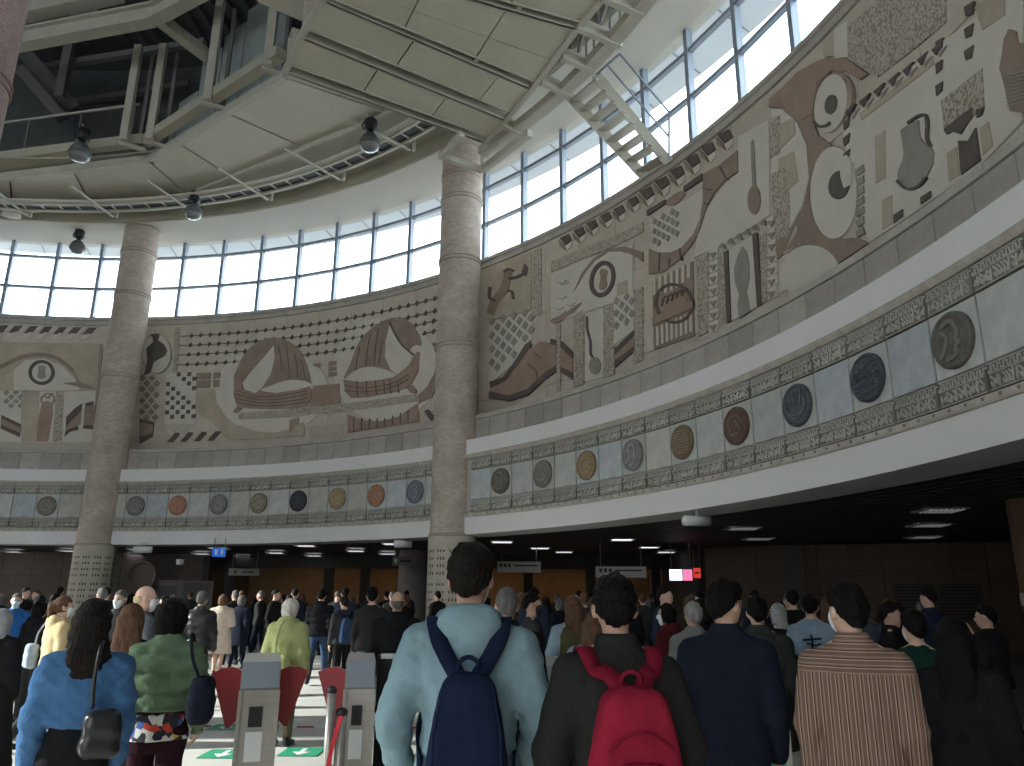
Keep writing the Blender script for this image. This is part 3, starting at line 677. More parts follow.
def line(name, F, pts, w, m, L=1, label=None, sm=True):      # stroke of width w (zoom units)
    P = [np.array(p, float) for p in (catmull(pts, 5, False) if sm else pts)]; polys = []; Lf = []; Rt = []
    for i, p in enumerate(P):
        d = P[min(i+1, len(P)-1)]-P[max(i-1, 0)]; d = d/(np.linalg.norm(d) or 1); nn = np.array((-d[1], d[0]))*w/2; Lf.append(p+nn); Rt.append(p-nn)
    for i in range(len(P)-1): polys.append([to2(F(Lf[i])), to2(F(Lf[i+1])), to2(F(Rt[i+1])), to2(F(Rt[i]))])
    return patch(name, polys, m, L, label)
def grid(F, q, nx, ny, keep, size, shape='d'):              # q four corners tl,tr,br,bl ; small diamonds or squares
    out = []; q = [np.array(p, float) for p in q]
    for j in range(ny):
        for i in range(nx):
            if not keep(i, j): continue
            u, v = (i+.5)/nx, (j+.5)/ny
            c = q[0]*(1-u)*(1-v)+q[1]*u*(1-v)+q[2]*u*v+q[3]*(1-u)*v
            s, z = to2(F(c)); h = size
            out.append([(s-h, z), (s, z-h), (s+h, z), (s, z+h)] if shape == 'd' else [(s-h, z-h), (s+h, z-h), (s+h, z+h), (s-h, z+h)])
    return out
def dots_patch(name, F, q, nx, ny, keep, size, m, L, shape='d', label=None):
    o = patch(name, grid(F, q, nx, ny, keep, size, shape), m, L, label)
    if o: o['kind'] = 'stuff'
    return o
def para_row(name, F, cs, w, h, sk, m, L, label=None):
    for c in cs: mp(name, F, [(c[0]-w+sk, c[1]-h), (c[0]+w+sk, c[1]-h), (c[0]+w-sk, c[1]+h), (c[0]-w-sk, c[1]+h)], m, L)
# --- far-left field
mp('tan_field', Z4, [(-20, 175), (430, 185), (425, 385), (-20, 385)], M_tan, 1)
para_row('chequer_dark', Z4, [(8, 123), (68, 125), (132, 127), (196, 129), (258, 131), (317, 132), (382, 133)], 17, 15, 14, M_dk, 1)
para_row('chequer_light', Z4, [(50, 148), (114, 150), (178, 151), (240, 153), (300, 155), (362, 157)], 17, 12, 12, M_lt, 1)
para_row('chequer_light', Z4, [(40, 118), (100, 120), (164, 122), (227, 124), (288, 126), (350, 127)], 9, 10, 9, M_lt, 1)
mp('disc_ground', Z4, [(60, 385), (60, 300), (110, 258), (190, 250), (270, 285), (320, 340), (340, 385)], M_lt, 2, sm=False)
line('arch_relief', Z4, [(-10, 292), (40, 268), (100, 242), (180, 234), (250, 252), (312, 302)], 16, M_br, 3, 'thin brown arch line over ring emblem')
mring('ring_emblem', Z4, (180, 310), 56, 53, 42, 40, M_dk, 4, 'dark ring emblem on pale ground, far left of mural')
mp('figure_emblem', Z4, [(165, 285), (180, 280), (196, 287), (193, 308), (198, 328), (180, 337), (162, 328), (168, 308)], M_gy, 4, sm=True)
mp('leaf_relief', Z4, [(272, 356), (310, 352), (345, 352), (400, 372), (406, 378), (360, 376), (320, 366)], M_br, 3, sm=True)
line('arch_relief', Z4, [(305, 290), (330, 335), (360, 372), (408, 377)], 7, M_gy, 3)
mp('pale_field', Z4, [(-10, 388), (415, 388), (400, 605), (-10, 605)], M_lt, 1)
mp('pink_field', Z4, [(92, 390), (170, 388), (165, 603), (92, 603)], M_tan, 2)
mp('tall_vase_relief', Z4, [(182, 438), (205, 430), (226, 440), (226, 490), (214, 560), (206, 602), (158, 602), (162, 530), (174, 470)], M_br2, 3, 'tall brown vase relief on pale field', sm=False)
line('vase_crown', Z4, [(180, 440), (178, 420), (190, 408), (205, 418), (222, 405), (234, 420), (228, 440)], 6, M_br, 3)
line('vase_crown', Z4, [(190, 402), (230, 400)], 5, M_br, 3, sm=False)
mp('band_relief', Z4, [(8, 490), (94, 530), (86, 585), (4, 548)], M_dk, 2); mp('band_core', Z4, [(10, 506), (92, 545), (88, 567), (7, 532)], M_br2, 3)
dots_patch('dotted_chequer', Z4, [(20, 385), (118, 385), (118, 460), (20, 460)], 5, 4, lambda i, j: (i+j) % 2 == 0, .13, M_gy, 2)
mp('grey_strip', Z4, [(240, 388), (275, 388), (265, 603), (226, 603)], M_gl, 2)
mp('arched_band', Z4, [(283, 500), (320, 462), (352, 440), (350, 470), (300, 520), (283, 545)], M_dk, 2)
mp('arched_band', Z4, [(283, 545), (300, 520), (350, 472), (345, 530), (300, 545), (280, 562)], M_br2, 2)
mp('arched_band', Z4, [(280, 562), (300, 547), (335, 535), (335, 553), (300, 562), (276, 582)], M_dk, 2)
mp('arched_band', Z4, [(365, 440), (400, 432), (400, 445), (365, 458)], M_dk, 2); mp('arched_band', Z4, [(362, 458), (420, 440), (415, 540), (358, 528)], M_br, 2); mp('arched_band', Z4, [(358, 530), (405, 535), (405, 552), (355, 548)], M_dk, 2)
mp('grey_strip', Z4, [(425, 190), (440, 190), (405, 605), (395, 605)], M_gy, 2)
# --- right of the left column
mell('pale_disc', Z5, (72, 272), 62, 84, M_lt, 1)
mring('disc_edge', Z5, (72, 272), 64, 86, 60, 82, M_gy, 2)
mp('jug_relief', Z5, [(46, 190), (86, 188), (78, 215), (104, 232), (118, 258), (108, 280), (76, 298), (60, 308), (48, 350), (20, 362), (34, 305), (30, 250), (60, 222), (58, 205)], M_dk, 3, 'dark brown long-stemmed jug relief beside left column')
mp('grey_strip', Z5, [(150, 160), (172, 160), (160, 360), (140, 360)], M_gl, 1)
dots_patch('spotted_field', Z5, [(0, 362), (85, 362), (75, 555), (0, 555)], 4, 8, lambda i, j: (i+j) % 2 == 0, .15, M_br, 2)
mp('band_relief', Z5, [(0, 548), (62, 562), (55, 625), (0, 655)], M_dk, 2); mp('band_core', Z5, [(0, 562), (60, 576), (56, 608), (0, 628)], M_br, 3)
# lattice of dots joined by thin lines
rowz = []; rng = random.Random(2)
t_a = [to2(Z5((220, 195))), to2(Z5((215, 235))), to2(Z5((208, 275))), to2(Z5((203, 317)))]
t_b = [to2(Z6((617, 122))), to2(Z6((617, 175))), to2(Z6((612, 218))), to2(Z6((612, 262)))]
polys = []; lines = []
for (s0, z0), (s1, z1) in zip(t_a, t_b):
    n = 28
    for k in range(n):
        s = s0+(s1-s0)*k/(n-1); z = z0+(z1-z0)*k/(n-1); h = .105
        polys.append([(s-h*.9, z), (s-h*.3, z-h*.9), (s+h*.9, z-.02), (s+h*.3, z+h)])
    lines.append([(s0-.5, z0-.014), (s1+.3, z1-.014), (s1+.3, z1+.014), (s0-.5, z0+.014)])
o = patch('lattice_dot', polys, M_dk, 2, 'rows of small dark dots joined by thin lines above the two boats'); o['kind'] = 'stuff'
patch('lattice_line', lines, M_dk, 1)
mp('chequer_ground', Z5, [(112, 355), (240, 352), (236, 570), (105, 570)], M_lt, 1)
dots_patch('chequer_square', Z5, [(112, 352), (245, 348), (240, 548), (105, 552)], 6, 10, lambda i, j: (i+j) % 2 == 0 and (i*7+j*3) % 5 > 0, .085, M_dk, 2, 's')
mp('slotted_block', Z5, [(243, 354), (302, 352), (300, 378), (242, 380)], M_br, 1); mp('slotted_block', Z5, [(242, 386), (300, 384), (298, 415), (240, 417)], M_br, 1)
mp('slotted_block', Z5, [(314, 352), (356, 350), (354, 376), (313, 378)], M_br, 1); mp('slotted_block', Z5, [(313, 383), (354, 381), (352, 413), (312, 416)], M_br, 1)
mp('tan_field', Z5, [(238, 420), (320, 420), (330, 480), (370, 545), (420, 590), (375, 640), (300, 560), (236, 515)], M_tan, 1)
para_row('zigzag_dark', Z5, [(146, 628), (202, 626), (260, 624), (318, 622)], 12, 20, 18, M_dk, 2); para_row('zigzag_light', Z5, [(175, 612), (232, 609), (290, 606), (130, 606)], 9, 12, -10, M_lt, 2)
# boat one
mell('pale_disc', Z5, (560, 430), 245, 178, M_lt, 1)
mp('boat_dome', Z5, [(404, 392), (418, 330), (450, 270), (500, 225), (560, 204), (630, 216), (690, 270), (722, 350), (735, 430), (720, 470), (480, 440)], M_br, 2, 'brown domed sail relief of the left boat', sm=True)
mp('boat_sail', Z5, [(440, 398), (480, 345), (530, 290), (572, 238), (577, 290), (560, 360), (520, 420), (495, 440), (450, 425)], M_lt, 3, 'pale pointed sail of the left boat', sm=False)
mp('boat_sail', Z5, [(520, 430), (570, 405), (640, 385), (715, 392), (735, 420), (640, 440)], M_lt, 3, sm=True)
mp('boat_hull', Z5, [(405, 385), (425, 372), (437, 385), (440, 425), (480, 442), (580, 440), (680, 425), (730, 410), (735, 450), (715, 495), (660, 505), (560, 508), (460, 505), (418, 498), (402, 450)], M_br2, 4, 'brown planked hull of the left boat', sm=False)
for k in range(4): line('hull_plank', Z5, [(410, 425+k*18), (500, 455+k*13), (600, 452+k*14), (720, 430+k*16)], 3, M_dk, 5)
mp('rudder_relief', Z5, [(398, 520), (420, 495), (440, 505), (415, 525)], M_br, 4)
mp('ribbed_strip', Z5, [(425, 522), (700, 505), (700, 538), (422, 552)], M_gl2, 2)
mp('keel_field', Z5, [(385, 570), (430, 578), (500, 603), (580, 608), (650, 590), (700, 560), (700, 622), (375, 640)], M_tan, 2)
# boat two
mell('pale_disc', Z6, (410, 425), 225, 222, M_lt, 1)
mp('boat_dome', Z6, [(236, 468), (262, 395), (292, 315), (350, 250), (430, 206), (505, 217), (548, 268), (562, 322), (520, 330), (440, 460), (330, 470)], M_br, 2, 'brown domed sail relief of the right boat', sm=True)
for x_, t_, b__ in ((300, 330, 440), (345, 275, 410), (380, 250, 405), (400, 300, 400)): line('dome_seam', Z6, [(x_, t_), (x_-12, (t_+b__)/2), (x_-18, b__)], 2.5, M_dk, 3)
for x_, t_, b__ in ((592, 235, 345), (625, 240, 375), (660, 270, 375), (690, 300, 380)): line('dome_seam', Z5, [(x_, t_), (x_+10, (t_+b__)/2), (x_+16, b__)], 2.5, M_dk, 3)
mp('boat_sail', Z6, [(430, 232), (447, 268), (480, 320), (522, 366), (524, 396), (460, 447), (432, 425), (408, 370), (412, 300)], M_lt, 3, 'pale crescent sail of the right boat')
line('mast_relief', Z6, [(428, 222), (448, 268), (482, 322), (530, 362)], 7, M_dk, 4)
mp('boat_sail', Z6, [(238, 470), (290, 426), (350, 414), (412, 426), (458, 449), (440, 464), (300, 478)], M_lt, 3, sm=True)
mp('boat_hull', Z6, [(231, 468), (300, 478), (380, 470), (445, 458), (500, 422), (530, 375), (545, 350), (554, 352), (550, 430), (525, 480), (495, 505), (430, 525), (330, 542), (265, 546), (240, 520)], M_br2, 4, 'brown planked hull of the right boat')
for k in range(2): line('hull_plank', Z6, [(235, 492+k*24), (320, 503+k*18), (430, 488+k*16), (510, 450+k*18)], 3, M_dk, 5)
for x in (290, 330, 370, 405, 432, 464): line('hull_plank', Z6, [(x, 474-(x > 420)*6), (x+3, 536-(x-290)*.07)], 3, M_dk, 5, sm=False)
mp('rudder_relief', Z6, [(500, 502), (525, 490), (545, 515), (540, 530), (515, 522)], M_br, 4)
for x, y in ((92, 400), (166, 390), (606, 310)):
    for k in range(3): mp('slotted_block', Z6, [(x, y+k*23), (x+38, y-3+k*23), (x+37, y+16+k*23), (x-1, y+19+k*23)], M_br, 1)
mp('brown_field', Z6, [(96, 494), (214, 484), (216, 570), (84, 586)], M_br2, 2)
mp('ribbed_strip', Z6, [(0, 590), (540, 527), (545, 560), (0, 624)], M_gl2, 2)
mp('keel_field', Z6, [(248, 614), (310, 640), (385, 645), (465, 624), (548, 566), (552, 645), (248, 692)], M_br2, 2)
for k in range(8): line('keel_rib', Z6, [(275+k*33, 632-(k > 4)*(k-4)*12), (275+k*33, 690-k*6)], 3, M_dk, 3, sm=False)
mp('keel_field', Z6, [(0, 640), (42, 628), (40, 705), (0, 712)], M_br2, 2)
mp('sweep_band', Z6, [(545, 535), (585, 500), (615, 445), (632, 390), (636, 480), (605, 545), (550, 570)], M_br, 2)
mp('zigzag_dark', Z6, [(573, 602), (592, 594), (622, 632), (602, 642)], M_dk, 2)
# --- right of the middle column
mp('dusky_field', Z1, [(140, 310), (270, 270), (270, 442), (150, 472), (140, 470)], M_tan, 1)
line('lizard_body', Z1, [(150, 455), (165, 415), (190, 385), (200, 350), (205, 325)], 24, M_br, 2, 'spindly brown creature relief beside middle column')
line('lizard_limb', Z1, [(205, 350), (232, 345), (250, 335)], 8, M_dk, 3); line('lizard_limb', Z1, [(190, 330), (205, 322), (220, 328)], 6, M_dk, 3); line('lizard_limb', Z1, [(200, 385), (215, 390), (218, 410)], 7, M_dk, 3)
line('lizard_limb', Z1, [(165, 415), (148, 405), (150, 375)], 8, M_dk, 3); mp('lizard_head', Z1, [(244, 330), (252, 306), (262, 318), (256, 345)], M_dk, 3)
mp('spotted_field', Z1, [(148, 478), (273, 446), (273, 540), (220, 600), (160, 650), (148, 650)], M_lt, 2)
dots_patch('spot', Z1, [(148, 470), (278, 436), (278, 580), (148, 630)], 8, 8, lambda i, j: (i+j) % 2 == 0 and not (j > 4 and i > 4) and not (j > 6 and i > 2), .16, M_gy, 3)
mp('serpent_band', Z1, [(152, 668), (195, 648), (228, 610), (262, 560), (300, 535), (346, 540), (346, 608), (310, 640), (262, 682), (205, 700), (150, 695)], M_br2, 3, 'broad reddish curving band with dark borders')
mp('serpent_edge', Z1, [(150, 655), (190, 640), (220, 600), (255, 545), (272, 532), (272, 548), (232, 605), (198, 650), (152, 672)], M_dk, 4)
mp('serpent_edge', Z1, [(148, 682), (205, 694), (262, 675), (312, 628), (346, 606), (346, 624), (312, 648), (262, 694), (205, 712), (148, 702)], M_dk, 4)
mp('serpent_edge', Z1, [(330, 528), (346, 530), (346, 548), (330, 544)], M_dk, 4)
mp('serpent_edge', Z1, [(358, 533), (394, 566), (394, 585), (358, 552)], M_dk, 3); mp('serpent_band', Z1, [(358, 553), (394, 587), (394, 626), (358, 610)], M_br2, 3); mp('serpent_edge', Z1, [(358, 611), (394, 627), (394, 648), (358, 626)], M_dk, 3)
line('band_joint', Z1, [(285, 570), (300, 585)], 3, M_dk, 4, sm=False); line('band_joint', Z1, [(262, 600), (290, 625), (290, 650)], 3, M_dk, 4, sm=False)
for q in ([(276, 268), (300, 260), (300, 455), (276, 462)], [(345, 487), (357, 484), (357, 680), (345, 684)], [(396, 466), (426, 456), (426, 660), (396, 672)], [(484, 432), (516, 422), (516, 632), (484, 642)], [(572, 385), (600, 375), (600, 590), (572, 600)]):
    mp('inscription_strip', Z1, q, M_gl, 2)
mp('inscription_strip', Z1, [(330, 300), (420, 262), (500, 232), (600, 185), (600, 212), (500, 262), (420, 292), (330, 330)], M_gl2, 2)
mp('pale_field', Z1, [(330, 338), (420, 300), (520, 265), (570, 250), (570, 400), (515, 420), (420, 452), (330, 482)], M_lt, 2)
for k in range(9): rr = random.Random(k); x = rr.uniform(335, 400); y = rr.uniform(350, 455); line('wave_line', Z1, [(x, y), (x+14, y+3), (x+26, y-6)], 2.2, M_gy, 3)
mp('crescent_relief', Z1, [(398, 388), (420, 335), (455, 292), (505, 262), (550, 256), (600, 272), (600, 300), (575, 282), (535, 270), (500, 272), (460, 298), (430, 335), (408, 372)], M_br, 3, 'brown crescent arching over dark ring emblem')
mring('ring_emblem', Z1, (483, 352), 37, 55, 26, 42, M_dk, 4, 'dark ring emblem with small foot-like mark, centre of mural', rot=.25)
mp('figure_emblem', Z1, [(476, 330), (484, 322), (497, 328), (494, 348), (496, 370), (485, 384), (474, 378), (478, 352)], M_br2, 4, sm=True)
mp('tan_block', Z1, [(525, 366), (556, 354), (556, 390), (525, 402)], M_tan, 3)
mp('leaf_relief', Z1, [(330, 472), (372, 452), (420, 420), (402, 446), (372, 466), (345, 482)], M_br, 3, sm=True)
mp('pale_field', Z1, [(428, 462), (484, 440), (484, 640), (428, 655)], M_lt, 1)
line('ladle_relief', Z1, [(436, 462), (437, 500), (446, 535), (447, 570), (455, 585)], 6, M_dk, 3, 'long-handled round ladle relief'); mell('ladle_bowl', Z1, (460, 607), 17, 26, M_gy, 3)
mp('pale_field', Z1, [(516, 415), (574, 392), (574, 500), (516, 545)], M_lt, 2)
dots_patch('spot', Z1, [(516, 410), (576, 386), (576, 478), (516, 500)], 4, 5, lambda i, j: (i+j) % 2 == 0, .13, M_gy, 3)
mp('serpent_edge', Z1, [(518, 556), (576, 502), (576, 518), (518, 576)], M_dk, 3); mp('serpent_band', Z1, [(518, 577), (576, 520), (576, 548), (518, 592)], M_br2, 3); mp('serpent_edge', Z1, [(518, 593), (576, 549), (576, 562), (518, 612)], M_dk, 3)
def quadrow(F, cs, s):
    for c in cs:
        mp('chequer_dark', F, [(c[0]-s, c[1]-s*.2), (c[0]+s*.5, c[1]-s*.95), (c[0]+s, c[1]+s*.1), (c[0]-s*.1, c[1]+s*.95)], M_dk, 2)
        mp('chequer_light', F, [(c[0]+s*.1, c[1]+s*1.0), (c[0]+s*1.1, c[1]+s*.3), (c[0]+s*1.0, c[1]+s*1.2), (c[0]+s*.3, c[1]+s*1.9)], M_lt, 2)
        mp('chequer_brown', F, [(c[0]-s*1.2, c[1]+s*.1), (c[0]-s*.3, c[1]+s*1.1), (c[0]+s*.1, c[1]+s*1.9), (c[0]-s*1.0, c[1]+s*1.2)], M_br, 2)
quadrow(Z1, [(372, 235), (412, 213), (450, 192), (490, 169), (530, 150), (571, 123)], 17)
# --- comb, spoon, mirror section
quadrow(Z2, [(26, 255), (80, 220), (132, 184), (187, 143), (240, 101), (298, 58)], 25)
mp('pale_field', Z2, [(205, 395), (240, 300), (300, 225), (345, 185), (345, 60), (450, 0), (455, 330), (300, 430), (190, 480)], M_lt, 1)
mp('pale_field', Z2, [(38, 350), (222, 240), (222, 330), (180, 420), (120, 462), (50, 460)], M_lt, 1)
mp('sickle_relief', Z2, [(345, 108), (346, 180), (300, 212), (262, 255), (238, 300), (212, 385), (180, 440), (140, 488), (85, 530), (36, 538), (36, 450), (70, 464), (110, 464), (150, 445), (190, 400), (215, 345), (225, 280), (224, 190), (280, 160)], M_br, 3, 'large brown sickle-shaped band relief')
for a, b_ in (((225, 240), (255, 245)), ((230, 290), (245, 296)), ((75, 465), (72, 530)), ((110, 485), (106, 510)), ((145, 450), (150, 490)), ((285, 165), (310, 210))): line('band_joint', Z2, [a, b_], 4, M_dk, 4, sm=False)
mp('dark_bar', Z2, [(28, 316), (92, 278), (93, 292), (29, 334)], M_dk, 3); mp('dark_bar', Z2, [(158, 234), (222, 188), (223, 208), (159, 250)], M_dk, 4)
mp('arc_relief', Z2, [(96, 285), (120, 262), (150, 248), (158, 262), (130, 292), (100, 298)], M_br, 2, sm=True)
dots_patch('spot', Z2, [(46, 350), (140, 300), (140, 400), (46, 450)], 6, 6, lambda i, j: (i+j) % 2 == 0, .10, M_gy, 3)
mp('spoon_handle', Z2, [(391, 80), (397, 70), (402, 82), (409, 232), (398, 236)], M_gy, 3, 'upright spoon relief with long thin handle'); mell('spoon_bowl', Z2, (403, 280), 22, 50, M_br, 3)
# comb
mp('comb_ground', Z2, [(46, 562), (186, 494), (192, 752), (52, 800)], M_br, 2, 'brown double-sided comb relief')
for k in range(7): x = 50+k*20; y = 560-k*9.8; mp('comb_tooth', Z2, [(x, y), (x+9, y-4), (x+9, y+66-abs(k-3)*6), (x, y+70-abs(k-3)*6)], M_lt, 3)
for k in range(8): x = 62+k*16.5; y = 722-k*7; mp('comb_tooth', Z2, [(x, y), (x+7, y-3), (x+9, y+62), (x+1, y+66)], M_lt, 3)
mring('comb_arch', Z2, (124, 640), 68, 72, 58, 62, M_dk, 4, rot=-.45)
mell('comb_disc', Z2, (124, 640), 50, 46, M_br2, 4, rot=-.45)
for a in range(5): line('comb_scroll', Z2, [(85+a*17, 650-a*9), (92+a*17, 622-a*6), (105+a*16, 615-a*7), (108+a*15, 632-a*8)], 4, M_dk, 6)
mp('comb_bar', Z2, [(50, 690), (190, 630), (191, 655), (52, 716)], M_br2, 5)
for q in ([(200, 486), (242, 466), (246, 735), (206, 755)], [(420, 402), (448, 390), (455, 620), (430, 640)], [(462, 190), (522, 160), (528, 420), (482, 450), (468, 380)], [(452, 0), (492, -15), (492, 118), (456, 135)], [(278, 466), (300, 456), (306, 700), (282, 712)]):
    mp('inscription_strip', Z2, q, M_gl, 2)
mp('tan_block', Z2, [(492, 20), (545, 0), (545, 70), (492, 112)], M_tan, 1); mp('brown_field', Z2, [(480, 470), (500, 425), (535, 385), (575, 340), (575, 430), (520, 462)], M_tan, 2)
mp('dark_bar', Z2, [(298, 460), (312, 454), (322, 700), (308, 708)], M_dk, 3, 'narrow upright dark bar left of the mirror'); mp('dark_bar', Z2, [(397, 400), (413, 393), (431, 640), (414, 650)], M_dk, 3, 'narrow upright dark bar right of the mirror')
mp('mirror_ground', Z2, [(314, 455), (396, 404), (412, 650), (324, 700)], M_lt, 2)
mp('mirror_relief', Z2, [(346, 475), (362, 442), (378, 458), (388, 505), (388, 555), (378, 598), (390, 665), (352, 690), (346, 650), (352, 610), (338, 570), (334, 520)], M_gy, 3, 'grey oval hand mirror relief')
def tri(F, c, s, up=1): mp('triangle_stud', F, [(c[0]-s, c[1]-s*.45*up), (c[0]+s*.9, c[1]-s*.75*up), (c[0]+s*.1, c[1]+s*.8*up)], M_gy, 4)
for k in range(7): mp('stud_ground', Z2, [(244, 455+k*42), (275, 443+k*42), (276, 480+k*42), (246, 492+k*42)], M_lt, 2); tri(Z2, (260, 472+k*42), 14)
for k in range(7): mp('stud_ground', Z2, [(446, 345+k*41), (480, 330+k*41), (484, 366+k*41), (450, 382+k*41)], M_lt, 2); tri(Z2, (464, 362+k*41), 15)
for k in range(6): tri(Z2, (292+k*29, 440-k*16), 13, -1)
# --- right field
mp('fish_relief', Z3, [(-25, 262), (0, 240), (50, 190), (110, 158), (175, 153), (238, 196), (216, 212), (180, 190), (140, 188), (106, 222), (92, 270), (90, 320), (105, 358), (140, 384), (160, 388), (120, 405), (92, 445), (80, 505), (88, 565), (112, 608), (150, 632), (205, 628), (238, 642), (160, 694), (118, 660), (70, 648), (20, 662), (-8, 690), (-10, 640), (30, 612), (66, 545), (82, 470), (76, 380), (48, 318), (10, 286), (-25, 284)], M_br, 2, 'large brown looping band relief with two dark eyes')
mp('fish_upper', Z3, [(0, 243), (50, 192), (112, 160), (176, 155), (236, 196), (216, 210), (180, 187), (140, 186), (104, 220), (90, 300), (60, 320), (20, 288)], M_br2, 3)
mp('pale_field', Z3, [(-20, 290), (10, 290), (46, 322), (72, 382), (78, 470), (62, 540), (28, 605), (-20, 635)], M_lt, 1)
mp('tan_block', Z3, [(0, 330), (42, 310), (44, 355), (4, 395)], M_tan, 2); mp('tan_block', Z3, [(0, 420), (40, 400), (52, 480), (4, 520)], M_tan, 2); mp('inscription_strip', Z3, [(0, 445), (24, 440), (26, 600), (0, 620)], M_gl, 2)
mell('eye_disc', Z3, (142, 275), 42, 78, M_lt, 4, 'pale oval disc with dark pupil on right of mural', rot=.2); mring('eye_edge', Z3, (150, 262), 50, 70, 44, 62, M_br, 3, rot=.2)
mell('eye_pupil', Z3, (145, 278), 15, 26, M_dk, 6, rot=.2)
line('eye_lash', Z3, [(97, 322), (110, 335), (130, 334), (142, 325)], 8, M_dk, 5)
mell('pale_field', Z3, (148, 510), 62, 122, M_lt, 3); mell('eye_pupil', Z3, (165, 490), 27, 38, M_dk, 5, 'lower dark pupil on right of mural', rot=.2); mp('eye_notch', Z3, [(170, 440), (200, 430), (200, 488), (180, 498), (172, 470)], M_lt, 6)
mell('pale_field', Z3, (85, 720), 78, 72, M_lt, 3)
mp('inscription_field', Z3, [(180, 70), (290, -20), (440, -100), (440, 60), (380, 110), (260, 205), (235, 190), (185, 150)], M_gl, 1)
mp('pale_field', Z3, [(145, 80), (180, 55), (182, 150), (146, 155)], M_lt, 1); mp('tan_block', Z3, [(120, 110), (145, 90), (146, 148), (122, 152)], M_tan, 1)
mp('pale_field', Z3, [(165, 320), (430, 110), (560, 20), (644, -40), (644, 320), (540, 430), (240, 640), (225, 600), (190, 470)], M_lt, 1)
for k in range(7):
    x, y = 190+k*38.5, 290-k*27.5
    mp('triangle_stud', Z3, [(x-14, y+8), (x+14, y-16), (x-2, y+22)], M_dk, 3); mp('triangle_stud', Z3, [(x+4, y+14), (x+26, y-4), (x+8, y+26)], M_gy, 3)
for k in range(4): mp('triangle_stud', Z3, [(172, 325+k*42), (190, 310+k*42), (186, 335+k*42), (175, 345+k*42)], M_dk, 3)
for k in range(3): mp('triangle_stud', Z3, [(418, 112+k*58), (436, 100+k*58), (434, 125+k*58), (420, 138+k*58)], M_dk, 3); mp('triangle_stud', Z3, [(494, 20+k*58), (518, 4+k*58), (512, 38+k*58), (498, 44+k*58)], M_dk, 3)
for k in range(7): mp('triangle_stud', Z3, [(206, 450+k*27), (226, 436+k*27), (228, 455+k*27), (210, 466+k*27)], M_gy, 3)
mp('brown_field', Z3, [(215, 300), (410, 150), (412, 170), (218, 318)], M_tan, 2)
mp('tan_block', Z3, [(255, 362), (282, 345), (284, 470), (258, 485)], M_tan, 2); mp('tan_block', Z3, [(274, 530), (300, 515), (302, 590), (276, 606)], M_tan, 2)
mp('dark_block', Z3, [(306, 568), (330, 553), (330, 572), (307, 590)], M_dk, 3); mp('dark_block', Z3, [(378, 522), (404, 505), (404, 522), (379, 540)], M_dk, 3)
mp('ewer_relief', Z3, [(325, 345), (345, 330), (372, 318), (376, 360), (386, 376), (405, 388), (413, 405), (410, 435), (394, 468), (372, 488), (350, 500), (330, 492), (318, 476), (318, 455), (330, 425), (334, 408), (330, 375)], M_gy, 3, 'grey handled ewer relief on pale stone')
line('ewer_handle', Z3, [(345, 326), (372, 308), (392, 306), (397, 330), (396, 365), (405, 388)], 7, M_dk, 4); line('ewer_foot', Z3, [(318, 478), (345, 500), (375, 492), (395, 470)], 6, M_dk, 5)
mp('dark_block', Z3, [(478, 372), (505, 372), (524, 338), (536, 425), (486, 462)], M_dk, 3, 'black stepped block relief'); mp('dark_block', Z3, [(440, 342), (465, 322), (515, 284), (516, 308), (500, 330), (485, 355), (464, 348), (448, 356)], M_dk, 3)
mp('tan_block', Z3, [(446, 405), (472, 388), (480, 462), (452, 480)], M_tan, 2); mp('tan_block', Z3, [(534, 338), (556, 322), (568, 385), (542, 410)], M_tan, 2)
mp('inscription_strip', Z3, [(430, 268), (540, 180), (546, 290), (440, 350)], M_gl, 2)
for k in range(2): mp('triangle_stud', Z3, [(526, 290+k*8), (546, 284), (540, 305), (528, 312)], M_dk, 3)
mp('jar_relief', Z3, [(600, 105), (612, 78), (632, 84), (636, 112), (660, 118), (660, 300), (616, 294), (604, 235), (588, 180), (594, 150)], M_br, 3, 'brown ribbed jar relief at far right of mural')
for k in range(9): line('jar_rib', Z3, [(600+k*1.5, 200+k*10), (630, 196+k*10), (660, 186+k*10)], 4, M_gy, 4)
mp('tan_block', Z3, [(520, 20), (600, -40), (600, 40), (540, 80)], M_tan, 2)
# ================================================================== COLUMNS
M_col = mat_mosaic('column_mosaic', (0.45, 0.385, 0.33), (0.37, 0.31, 0.262), .16, .075)
M_col2 = mat_mosaic('column_mosaic_pink', (0.27, 0.19, 0.17), (0.22, 0.165, 0.15), .16, .075)
M_ped = mat('pedestal_stone', (0.40, 0.36, 0.295), rough=0.8, var=0.10, vscale=2.0, bump=.2, bscale=10)
M_hole = mat('pedestal_recess', (0.07, 0.062, 0.052), rough=0.9)
def shaft(name, r0, r1, z0, z1, m, parent, n=40, rows=8):
    vs = []; fs = []; uv = []
    for j in range(rows+1):
        t = j/rows; r = r0+(r1-r0)*t
        for k in range(n+1): a = 2*PI*k/n; vs.append((r*math.cos(a), r*math.sin(a), z0+(z1-z0)*t)); uv.append((r0*a, z0+(z1-z0)*t))
    for j in range(rows):
        for k in range(n): fs.append((j*(n+1)+k, j*(n+1)+k+1, (j+1)*(n+1)+k+1, (j+1)*(n+1)+k))
    return mesh_obj(name, vs, fs, m, parent, True, uv)
def ringband(name, r, z, parent, m, h=.07, t=.03):
    return MB().lathe([(r-.02, z), (r+t*.6, z), (r+t, z+h*.3), (r+t, z+h*.7), (r+t*.6, z+h), (r-.02, z+h)], n=40).build(name, m, parent, True)
